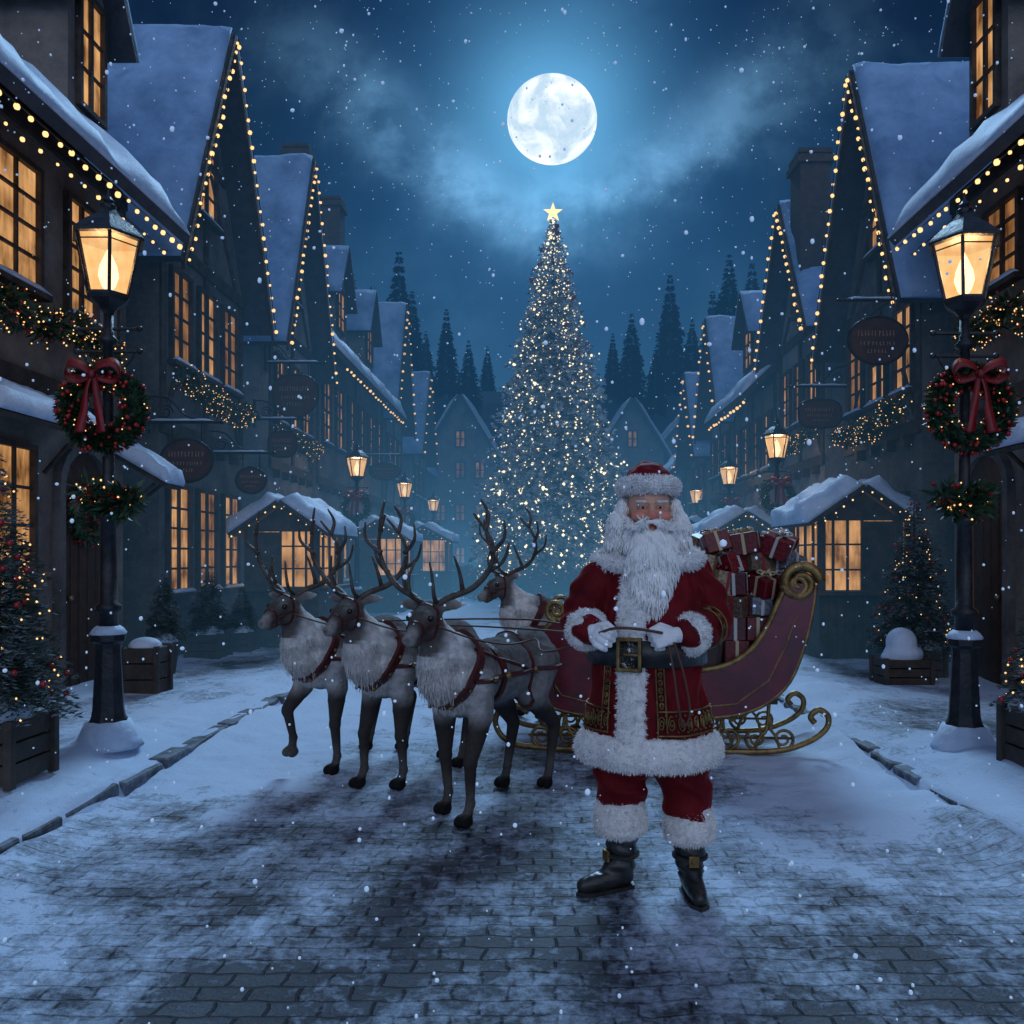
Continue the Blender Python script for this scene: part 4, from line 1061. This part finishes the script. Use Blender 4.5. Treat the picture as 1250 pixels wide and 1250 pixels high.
def cr(z,th,add=0):
    for i in range(len(prof)-1):
        if prof[i][0]<=z<=prof[i+1][0] or i==len(prof)-2:
            t=(z-prof[i][0])/(prof[i+1][0]-prof[i][0]); t=max(0,min(1,t))
            rx,ry,cy=[prof[i][k]*(1-t)+prof[i+1][k]*t for k in (1,2,3)]; break
    f=1+.034*sst(1.05,.62,z)*sin(7*th+1)+.015*sst(1.05,.62,z)*sin(13*th)
    p=V((rx*f+add)*cos(th),(ry*f+add)*sin(th)+cy,z); return RM@p
def ring(z,add=0,n=40): return [cr(z,2*PI*k/n,add) for k in range(n)]
b=MB(); HC=V(0,-.045,1.742)
b.sph(HC+V(0,.01,.03),(.096,.102,.115),20,14); b.sph(HC+V(0,-.03,-.05),(.084,.078,.078),16,12)
b.chain([HC+V(0,-.104,.012),HC+V(0,-.128,-.026)],[.012,.020],10); b.sph(HC+V(0,-.132,-.031),(.024,.021,.020))
for s in(-1,1):
    b.sph(HC+V(s*.019,-.118,-.034),(.012,.012,.011)); b.sph(HC+V(s*.054,-.090,-.034),(.037,.035,.027)); b.sph(HC+V(s*.040,-.090,.031),(.030,.015,.009))
    b.sph(HC+V(s*.039,-.088,.0145),(.020,.0115,.0065)); b.sph(HC+V(s*.039,-.089,-.0055),(.020,.0115,.0070)); b.sph(HC+V(s*.098,.012,-.005),(.012,.024,.034))
b.chain([HC+V(-.026,-.096,-.076),HC+V(0,-.104,-.084),HC+V(.026,-.096,-.076)],[.007,.011,.007],8); b.sph(HC+V(0,-.082,-.105),(.03,.028,.022))
b.chain([HC+V(0,.01,-.06),(0,0,1.56),(0,0,1.45)],[.062,.06,.08],12); b.sph((0,0,1.35),(.18,.12,.2)); b.sph((0,0,1.1),(.16,.13,.25)); b.sph((0,0,.88),(.17,.13,.14))
LE,LW,LH=V(-.310,.02,1.24),V(-.290,-.215,1.215),V(-.250,-.295,1.20)
RE,RW,RH=V(.310,.03,1.22),V(.150,-.235,1.195),V(.045,-.295,1.195)
b.chain([(-.19,0,1.46),LE,LW,LW.lerp(LH,.4)],[.06,.045,.032,.03]); b.chain([(.2,.02,1.46),RE,RW,RW.lerp(RH,.4)],[.06,.045,.032,.03])
b.chain([(-.1,0,.85),(-.125,0,.48),(-.11,.02,.14)],[.09,.065,.045]); b.chain([(.1,0,.85),(.185,-.01,.48),(.195,0,.12)],[.09,.065,.045])
me=remesh(b,.0055,2,.5); ca=me.color_attributes.new('Col','FLOAT_COLOR','POINT'); buf=[]
for v in me.vertices:
    p=v.co-HC; c=V(.72,.39,.27)
    for q,k,rr in ((V(.057,-.10,-.034),.9,.036),(V(-.057,-.10,-.034),.9,.036),(V(0,-.147,-.032),.9,.026)):
        c=c.lerp(V(.68,.13,.085),k*math.exp(-((p-q).length/rr)**2))
    c=c.lerp(V(.45,.06,.05),math.exp(-((p.x/.030)**2+((p.z+.079)/.010)**2)) if p.y<-.07 else 0)
    for s in(-1,1):
        e=((p.x-s*.039)/.020)**2+((p.z-.0045)/.008)**2
        c=c.lerp(V(.26,.11,.08),.6*math.exp(-abs(e-1)*1.2) if p.y<-.06 else 0)
    buf+=[c.x,c.y,c.z,1]
ca.data.foreach_set('color',buf); put('body',me,SKN,pr,True)
EW=mat('eye_white',(.55,.53,.51),.2,haze=0)
for s in(-1,1):
    e=MB().sph(HC+V(s*.039,-.0885,.0045),(.0150,.0120,.0058),12,8).build('eye',EW,pr,True); MB().sph(HC+V(s*.0385,-.0985,.0045),(.0074,.0034,.0056),10,8).build('iris',EYE,e,True)
c=MB().loft([ring(z) for z in lin(.64,1.60,30)])
c.chain([(-.175,.0,1.45),(-.255,.02,1.36),LE,LW],[.105,.105,.088,.072],16); c.chain([(.185,.02,1.45),(.262,.04,1.35),RE,RW],[.105,.105,.090,.074],16)
me=remesh(c,.010,4)
for v in me.vertices:
    p=v.co
    if abs(p.x)>.2 and p.z>1.05: v.co=p+v.normal*(.012*sin(p.z*62+p.x*30+p.y*26)*(.45+nz(p.x*6,p.y*6,p.z*6)))
    else: v.co=p+v.normal*(.010*nz(p.x*9,p.y*9,p.z*5)+.006*sin(p.x*60+8*nz(p.x*5,p.y*5,p.z*5)))
coat=put('coat',me,VEL,pr,True)
def furp(name,mb,n,L=.016,w=.0036,vox=.011,flow=V(0,0,-1),par=None):
    me=remesh(mb,vox,2)
    for v in me.vertices: v.co=v.co+v.normal*(.006*nz(v.co.x*28,v.co.y*28,v.co.z*28)+.004*nz(v.co.x*60,v.co.y*60,v.co.z*60))
    me.update(); t=mb_from(me); tufts(t,me,n,L,w,flow,.35,jit=.4); return t.build(name,FUR,par or coat,True)
def fring(z0,z1,add,t,n=40):
    m=MB(); L=[ring(z0,-.03,n),ring(z0,add,n),ring((z0*2+z1)/3,add+t,n),ring((z0+2*z1)/3,add+t,n),ring(z1,add,n),ring(z1,-.03,n)]
    m.loft(L); return m
furp('fur_hem',fring(.60,.745,.014,.024),9000)
m=MB()
for i in range(24):
    z=.66+(1.50-.66)*i/23
    p=cr(z,-PI/2-.06); m.sph(p,(.072,.028,.03),12,8,(0,0,A20-.05))
furp('fur_front',m,6500)
m=MB()
for k in range(28):
    a=2*PI*k/28
    m.sph(RM@V(.205*cos(a),.145*sin(a)-.01,1.52+ (.03*sin(a))),(.060,.060,.042),10,8)
furp('fur_collar',m,6500,L=.020)
def cuff(a,bb,r0):
    a,bb=V(*a),V(*bb); t=(bb-a).normalized(); P=[a+t*(-.005),a+t*.0,a+t*.03,a+t*.065,a+t*.085]; return MB().tube(P,[r0*.5,r0*.95,r0*1.10,r0*1.08,r0*.6],16)
furp('fur_cuff',cuff(LW-(LW-LE).normalized()*.045,LW+(LW-LE),.082),3400); furp('fur_cuff',cuff(RW-(RW-RE).normalized()*.045,RW+(RW-RE),.084),3400)
bl=MB(); n=48; L=[]
for z,ad in ((1.055,-.01),(1.055,.03),(1.17,.03),(1.17,-.01)): L.append(ring(z,ad,n))
bl.loft(L); belt=bl.build('belt',BLK,coat,True)
bk=MB(); bp=cr(1.11,-PI/2-.06,.036); ux=(RM@V(cos(-.06),sin(-.06)*.8,0)).normalized()
for dx,dz,w_,h_ in ((-.048,0,.016,.145),(.048,0,.016,.145),(0,.065,.11,.018),(0,-.065,.11,.018)): bk.box(bp+ux*dx+V(0,0,dz),(w_,.022,h_+(.002 if dx else 0)),(0,0,A20-.05))
bk.box(bp+ux*.01,(.07,.014,.012),(0,0,A20-.05)); bk.build('buckle',GOL,belt,bevel=.004)
em=MB()
def srf(z,th): return cr(z,th,.009)
for th0,th1 in ((-PI/2+.34,-PI/2+1.75),(-PI/2-.44,-PI/2-1.6)):
    for z in (.762,.865): em.tube([srf(z,th0+(th1-th0)*k/20) for k in range(21)],.0045,5)
    for k in range(9):
        tc_=th0+(th1-th0)*(k+.5)/9
        em.tube([srf(.812+.036*(1-q/22)*sin(q*.62+k),tc_+.06*(1-q/22)*cos(q*.62+k)) for q in range(20)],.0038,4)
        em.octa(srf(.848,tc_+.07),.008); em.octa(srf(.778,tc_-.07),.008)
for th in (-PI/2+.36,-PI/2+.50,-PI/2-.46,-PI/2-.6):
    em.tube([srf(z,th) for z in lin(.76,1.06,14)],.0040,5)
for th in (-PI/2+.43,-PI/2-.53):
    for k in range(6):
        zc_=.890+k*.033
        em.tube([srf(zc_+.013*sin(q*.7),th+.045*(1-q/20)*cos(q*.7+k*PI)) for q in range(16)],.0033,4)
for t_ in (.30,.48):
    c0=RE.lerp(RW,t_); ax=(RW-RE).normalized(); u=ax.orthogonal().normalized(); w_=ax.cross(u); rr=.090-.016*t_+.010
    em.tube([c0+(u*cos(a)+w_*sin(a))*rr for a in [2*PI*k/24 for k in range(24)]],.0045,5,closed=True)
c0=RE.lerp(RW,.39)
for k in range(10):
    a=2*PI*k/10; cc=c0+(u*cos(a)+w_*sin(a))*.094; ta=(w_*cos(a)-u*sin(a)); em.tube([cc+(ta*cos(q*.7)+ax*sin(q*.7))*.017*(1-q/18) for q in range(14)],.003,4)
em.build('embroidery',GOL,coat,True)
t=MB().chain([(-.09,.02,.80),(-.115,.01,.60),(-.125,.0,.37)],[.15,.135,.105],16).chain([(.09,.02,.80),(.155,.01,.60),(.19,.0,.35)],[.15,.135,.105],16)
me=remesh(t,.012,4)
for v in me.vertices: p=v.co; v.co=p+v.normal*(.011*sin(p.z*48+p.x*18+4*nz(p.x*7,p.y*7,p.z*7)))
put('trousers',me,VEL,pr,True)
furp('trouser_cuff',MB().tube([(-.125,0,.43),(-.125,0,.41),(-.125,0,.34),(-.122,0,.28),(-.12,0,.25)],[.08,.11,.122,.118,.07],18),4200,par=pr)
furp('trouser_cuff',MB().tube([(.19,0,.40),(.19,0,.38),(.192,0,.31),(.194,0,.25),(.195,0,.22)],[.08,.105,.118,.115,.07],18),4200,par=pr)
def boot(hx,hy,ang,zt):
    root_m=Matrix.Rotation(ang,3,'Z'); P=lambda x,y,z:tuple(V(hx,hy,0)+root_m@V(x,y,z))
    m=MB(); m.tube([P(0,0,zt),P(0,0,.2),P(0,-.0,.12),P(0,-.01,.07)],[.082,.072,.064,.058],16)
    m.chain([P(0,.012,.055),P(0,-.07,.055),P(0,-.15,.045),P(0,-.195,.04)],[.047,.05,.044,.036],14); m.sph(P(0,-.10,.055),(.048,.048,.045))
    m.chain([P(0,-.0,.13),P(0,-.08,.075)],[.055,.04],12)
    me=remesh(m,.009,3)
    for v in me.vertices:
        if v.co.z<.012: v.co.z=.012
        if v.co.z>.09: v.co=v.co+v.normal*.005*sin(v.co.z*90+v.co.x*20)
    bo=put('boot',me,BLK,pr,True)
    s=MB(); ou=[(0,.062),(.04,.045),(.05,0),(.046,-.07),(.054,-.13),(.042,-.20),(0,-.236),(-.042,-.20),(-.054,-.13),(-.046,-.07),(-.05,0),(-.04,.045)]
    s.prism([P(a,c_,-.004) for a,c_ in ou],(0,0,.022)); s.build('sole',BLK,bo)
    g=MB(); q=[P(.073*cos(a),.073*sin(a),.16) for a in [2*PI*k/20 for k in range(20)]]
    k_=MB().tube(q,.011,6,closed=True); k_.build('strap',BLK,bo); g.box(P(0,-.083,.16),(.045,.012,.05),(0,0,ang)); g.box(P(0,-.09,.16),(.02,.01,.025),(0,0,ang)); g.build('boot_buckle',GOL,bo)
boot(-.115,.03,R(-66),.30); boot(.195,.0,R(2),.27)
h=MB(); hc=HC+V(0,.020,.108)
h.sph(hc+V(0,0,.018),(.108,.116,.092),20,12); h.sph(hc+V(.008,.01,.062),(.078,.085,.050),16,10); h.sph(hc+V(-.02,-.01,.094),(.032,.036,.020))
me=remesh(h,.009,3)
for v in me.vertices: v.co=v.co+v.normal*.008*nz(v.co.x*25,v.co.y*25,v.co.z*25)
hat=put('hat',me,VEL,pr,True)
m=MB()
for k in range(28):
    a=2*PI*k/28; m.sph(hc+V(.114*cos(a),.118*sin(a),-.006+.006*sin(a)*-1),(.034,.034,.041),10,8)
furp('fur_band',m,6500,L=.015,par=hat,flow=V(0,0,.3))
m=MB(); m.sph(HC+V(0,-.075,-.125),(.086,.05,.042),16,10); m.sph(HC+V(0,-.10,-.170),(.112,.064,.082),16,10); m.sph(HC+V(-.003,-.135,-.25),(.118,.064,.12),16,10); m.sph(HC+V(-.012,-.165,-.34),(.086,.052,.10),14,10); m.sph(HC+V(-.015,-.18,-.415),(.046,.034,.06))
for s in(-1,1):
    m.sph(HC+V(s*.094,-.038,-.092),(.024,.045,.06)); m.chain([HC+V(s*.010,-.134,-.060),HC+V(s*.042,-.132,-.067),HC+V(s*.078,-.116,-.084),HC+V(s*.108,-.095,-.078)],[.012,.018,.014,.005],8)
me=remesh(m,.007,2)
for v in me.vertices: p=v.co; v.co=p+v.normal*(.006*sin(p.x*80+9*nz(p.x*7,p.y*7,p.z*7)+p.z*20)+.004*nz(p.x*40,p.y*40,p.z*14))
me.update(); t=mb_from(me); strands(t,me,2600,.055,.0044,V(0,-.04,-1),lambda c:c.y<-.07 and c.z<HC.z-.11,curl=.9,out=.02)
strands(t,me,340,.030,.0032,V(0,-.1,-.3),lambda c:c.y<-.10 and c.z>HC.z-.095 and abs(c.x)>.02,curl=.8,out=.05)
t.build('beard',HAI,pr,True)
m=MB()
for s in(-1,1): m.sph(HC+V(s*.120,.015,-.01),(.026,.06,.07)); m.sph(HC+V(s*.142,.010,-.075),(.042,.07,.075)); m.sph(HC+V(s*.140,.01,-.14),(.050,.065,.06))
m.sph(HC+V(0,.085,-.06),(.11,.05,.13))
me=remesh(m,.01,3); t=mb_from(me); strands(t,me,1900,.050,.0048,V(0,0,-1),lambda c:c.z<HC.z+.05,curl=1.5,out=.12); t.build('hair',HAI,pr,True)
t=MB()
for s in(-1,1):
    for k in range(50):
        p=HC+V(s*U(.020,.060),-.105,.030+U(-.003,.004)); d=(V(s*.9,-.2,U(-.1,.35))).normalized(); t.tube([p,p+d*.007,p+d*.014+V(0,0,-.002)],[.0022,.0018,.0006],3)
t.build('eyebrows',HAI,pr,True)
def glove(C0,Fd,Bd,flip,W0):
    Fd=V(*Fd).normalized(); Bd=V(*Bd); Bd=(Bd-Fd*Bd.dot(Fd)).normalized(); S=Fd.cross(Bd).normalized()
    if S.z<0: S=-S
    P=lambda f,s_,b_: C0+Fd*f+S*s_+Bd*b_
    m=MB(); mt=Matrix((Fd,S,Bd)).transposed()
    vs=MB().sph((0,0,0),(.05,.046,.024),14,10); m.add([C0+mt@V(*q) for q in vs.v],vs.f)
    m.chain([W0,P(-.035,0,0)],[.036,.034],12)
    for i,l in enumerate((.95,1.05,1.0,.82)):
        s_=.039-.026*i; k=P(.036*(1 if 0<i<3 else .9),s_,.010)
        m.chain([P(0,s_*.8,.006),k,P(.036+.026*l,s_,-.008),P(.036+.018*l,s_*.98,-.044*l),P(.010,s_*.96,-.054*l)],[.0112,.0130,.0118,.0108,.0098],10)
    m.chain([P(-.03,.030,-.004),P(.0,.058,-.016),P(.028,.054,-.034),P(.048,.034,-.048)],[.016,.015,.0130,.011],10)
    me=remesh(m,.0036,1,.35); put('glove',me,GLV,pr,True)
glove(LH,(.45,-.78,-.25),(-.62,-.55,.35),1,LW)
glove(RH,(-.86,-.45,-.05),(-.15,-.9,.45),-1,RW)
gl=lambda p:V(PX,PY,.012)+V(*p)
LG=gl((-.22,-.32,1.19))
def rein(name,pts,lab,k=6,r=.0055):
    P=path(pts,k); o=MB().tube(P,r,6).build(name,CRD,None,True); tag(o,lab,'reins','leather reins')
def dw(loc,rz_,p):
    m_=Matrix.Rotation(R(rz_),3,'Z'); return V(*loc)+m_@V(*p)
lp1=path([gl((-.245,-.33,1.21)),gl((-.18,-.355,1.232)),gl((-.09,-.365,1.230)),gl((0.02,-.33,1.21))],6)
o=MB().tube(lp1,.006,6).build('reins',CRD,None,True); tag(o,'short loop of rein stretched between the white gloves','reins','leather reins')
def hd(loc,rz_,yaw,p):
    piv=V(.50,0,1.05); q=piv+V(-.02,0,.0)+Matrix.Rotation(R(yaw),3,'Z')@((V(*p)-piv)*HS); return dw(loc,rz_,q)
for loc,tz,yw,m0z,lab,dx in (((-.36,5.0,0),T,14,1.02,'foremost',(-.25,.35,-.10)),((-.92,5.64,0),T-1,11,1.05,'middle',(-.28,.7,-.03)),((-1.46,6.02,0),T+3,5,1.05,'leftmost',(-.35,1.0,0))):
    m0=dw(loc,tz,(.0,.21,m0z)); rein('reins',[LG,LG+V(*dx),m0+V(.15,-.03,.03),m0,dw(loc,tz,(.32,.19,1.07)),hd(loc,tz,yw,(.62,.080,1.16))],'rein running from the gloved hand to the %s reindeer'%lab)
rein('reins',[gl((0.045,-.32,1.17)),gl((.065,-.34,1.05)),gl((.085,-.345,.9)),gl((.11,-.33,.82)),gl((.135,-.33,.88)),gl((.11,-.335,1.03)),gl((.07,-.32,1.17))],'slack loop of rein hanging below the right glove')
tr=dw((-.36,5.0,0),T,(-.62,.16,.84))
rein('harness_trace',[tr,tr.lerp(V(.1,6.25,.5),.5)+V(0,0,-.05),V(.12,6.27,.5)],'leather trace tying the foremost reindeer to the sleigh',r=.01)

# ---------------------------------------------------------------- snowfall
m_=bpy.data.materials.new('snowflake_glow'); m_.use_nodes=True; t=NT(m_.node_tree)
p=t.n('ShaderNodeBsdfPrincipled'); p.inputs['Base Color'].default_value=(.85,.9,1,1); p.inputs['Emission Color'].default_value=(.4,.6,.9,1); p.inputs['Emission Strength'].default_value=.28  # flakes glow faintly by emission in place of moonlight
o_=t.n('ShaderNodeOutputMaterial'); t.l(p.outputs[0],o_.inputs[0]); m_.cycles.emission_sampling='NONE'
fl=MB()
for i in range(4600):
    y=1.3+26*rnd.random()**1.3; x=U(-.72,.66)*y; z=1.54+U(-.6,.72)*y
    if z<.15: continue
    r=U(.0012,.0034)*(1+y*.16)*(1.5 if rnd.random()<.05 else 1)
    fl.sph((x,y,z),(r*U(.8,1.2),r,r*U(.8,1.3)),6,4)
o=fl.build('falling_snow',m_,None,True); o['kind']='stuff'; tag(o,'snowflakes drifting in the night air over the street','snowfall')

# ---------------------------------------------------------------- moon, sky, light
m=bpy.data.materials.new('moon_surface'); m.use_nodes=True; t=NT(m.node_tree)
tc=t.n('ShaderNodeTexCoord').outputs['Object']
n=t.noise(tc,.05,7,.60,.4); n2=t.noise(tc,.35,6,.7)
c=t.mix(t.ramp(n,.44,.60),(.42,.60,.76),(.90,.98,1.0)); c=t.mix(t.m('MULTIPLY',t.ramp(n2,.3,.75),.28),c,(1,1,1))
e=t.n('ShaderNodeEmission'); t.l(c,e.inputs[0]); e.inputs[1].default_value=1.18
o_=t.n('ShaderNodeOutputMaterial'); t.l(e.outputs[0],o_.inputs[0]); m.cycles.emission_sampling='NONE'
o=MB().sph((0,0,0),(21.9,21.9,19.2),48,32).build('moon',m,None,True); o.location=(5.6,400,1.54+213.2); tag(o,'bright full moon high above the lit tree','moon')
w=bpy.data.worlds.new('World'); scene.world=w; w.use_nodes=True; t=NT(w.node_tree)
g=t.n('ShaderNodeTexCoord').outputs['Generated']; nn=t.n('ShaderNodeVectorMath',operation='NORMALIZE'); t.l(g,nn.inputs[0]); D=nn.outputs[0]
sp=t.n('ShaderNodeSeparateXYZ'); t.l(D,sp.inputs[0]); x,y,z=sp.outputs
md=V(.014,1,.533).normalized()
def dot(v):
    a=t.n('ShaderNodeVectorMath',operation='DOT_PRODUCT'); t.l(D,a.inputs[0]); a.inputs[1].default_value=v; return t.m('MAXIMUM',a.outputs['Value'],0)
dm=dot(md); g1=t.m('POWER',dm,240); g2=t.m('POWER',dm,40); g3=t.m('POWER',dm,6)
yc=t.m('MAXIMUM',y,.05); u=t.m('DIVIDE',x,yc); v=t.m('DIVIDE',z,yc)
cu=t.n('ShaderNodeCombineXYZ'); t.l(u,cu.inputs[0]); t.l(v,cu.inputs[1]); cu.inputs[2].default_value=7.1
cn=t.noise(cu.outputs[0],10,9,.60,.15); cn2=t.noise(cu.outputs[0],4.5,5,.5,.0); cn3=t.noise(cu.outputs[0],6.5,4,.5,0)
au=t.m('ABSOLUTE',t.m('SUBTRACT',u,.014))
cen=t.m('ADD',.425,t.m('MULTIPLY',t.m('MAXIMUM',t.m('SUBTRACT',au,.04),0),.66))
vv=t.m('SUBTRACT',v,cen)
vv=t.m('ADD',vv,t.m('MULTIPLY',t.m('SUBTRACT',cn2,.5),.16))
vv=t.m('ADD',vv,t.m('MULTIPLY',t.m('SUBTRACT',cn,.5),.07))
wd=t.m('ADD',.012,t.m('MULTIPLY',t.m('ADD',t.m('MULTIPLY',au,.10),t.m('MULTIPLY',cn3,.045)),1.0))
band=t.m('EXPONENT',t.m('MULTIPLY',t.m('POWER',t.m('ABSOLUTE',t.m('DIVIDE',vv,wd)),2),-1))
front=t.m('GREATER_THAN',y,.1)
puff=t.ramp(cn,.38,.60)
band=t.m('MULTIPLY',t.m('MULTIPLY',band,t.m('ADD',.28,t.m('MULTIPLY',puff,.85))),front)
band=t.m('MULTIPLY',band,t.m('EXPONENT',t.m('MULTIPLY',t.m('POWER',t.m('DIVIDE',au,.34),4),-1)))
wide=t.m('MULTIPLY',t.m('MULTIPLY',t.ramp(cn2,.48,.75),puff),front)
def addc(a,f,c,s=1):
    vm=t.n('ShaderNodeVectorMath',operation='MULTIPLY'); cb=t.n('ShaderNodeCombineXYZ')
    for i in range(3): t.l(f,cb.inputs[i])
    t.l(cb.outputs[0],vm.inputs[0]); vm.inputs[1].default_value=tuple(q*s for q in c)
    ad=t.n('ShaderNodeVectorMath',operation='ADD'); t.l(a,ad.inputs[0]); t.l(vm.outputs[0],ad.inputs[1]); return ad.outputs[0]
zz=t.m('MAXIMUM',z,0)
base=t.ramp(zz,.18,.55,(.012,.056,.125,1),(.0022,.0068,.025,1))
lowm=t.m('EXPONENT',t.m('MULTIPLY',t.m('POWER',t.m('DIVIDE',zz,.23),2),-1))
c=addc(base,lowm,(.030,.090,.155)); c=addc(c,g1,(.12,.38,.60)); c=addc(c,g2,(.012,.062,.155)); c=addc(c,g3,(.0006,.005,.017))
cl=t.m('MULTIPLY',band,t.m('ADD',t.m('MULTIPLY',g2,.5),t.m('MULTIPLY',g3,.50))); c=addc(c,cl,(.13,.29,.45))
c=addc(c,t.m('MULTIPLY',wide,t.m('ADD',g3,.12)),(.012,.032,.060))
st=t.n('ShaderNodeTexVoronoi'); st.inputs['Scale'].default_value=95; t.l(D,st.inputs['Vector'])
stw=t.n('ShaderNodeTexWhiteNoise'); t.l(st.outputs['Position'],stw.inputs['Vector'])
s_=t.m('MULTIPLY',t.m('LESS_THAN',st.outputs['Distance'],.075),t.m('POWER',stw.outputs['Value'],5)); s_=t.m('MULTIPLY',s_,t.m('GREATER_THAN',z,.12)); c=addc(c,s_,(.4,.5,.65))
bk=t.m('POWER',dot(V(.08,-1,.24).normalized()),3.0); c=addc(c,bk,(.70,.76,.94))  # bright lobe added behind the camera as frontal fill for the man
up=t.m('MULTIPLY',t.m('POWER',zz,2),t.m('LESS_THAN',y,.55)); c=addc(c,up,(.07,.16,.33))  # overhead glow added outside the view as ambient fill
bg=t.n('ShaderNodeBackground'); t.l(c,bg.inputs[0]); bg.inputs[1].default_value=1
o_=t.n('ShaderNodeOutputWorld'); t.l(bg.outputs[0],o_.inputs[0])
s=bpy.data.lights.new('moonlight','SUN'); s.energy=1.95; s.color=(.42,.70,1); s.angle=R(18)
o=bpy.data.objects.new('moonlight',s); COL.objects.link(o)
dv=-V(.06,1,math.tan(R(40))).normalized(); o.rotation_euler=dv.to_track_quat('-Z','Y').to_euler(); o.location=(0,30,30)
cd=bpy.data.cameras.new('camera'); cam=bpy.data.objects.new('camera',cd); COL.objects.link(cam); scene.camera=cam
cam.location=(0,0,1.54); cam.rotation_euler=(R(90),0,0); cd.sensor_width=36; cd.lens=28.8; cd.shift_y=.044; cd.shift_x=-.028; cd.clip_end=3000; cd.clip_start=.05
scene.view_settings.view_transform='Standard'; scene.view_settings.look='None'; scene.view_settings.exposure=0
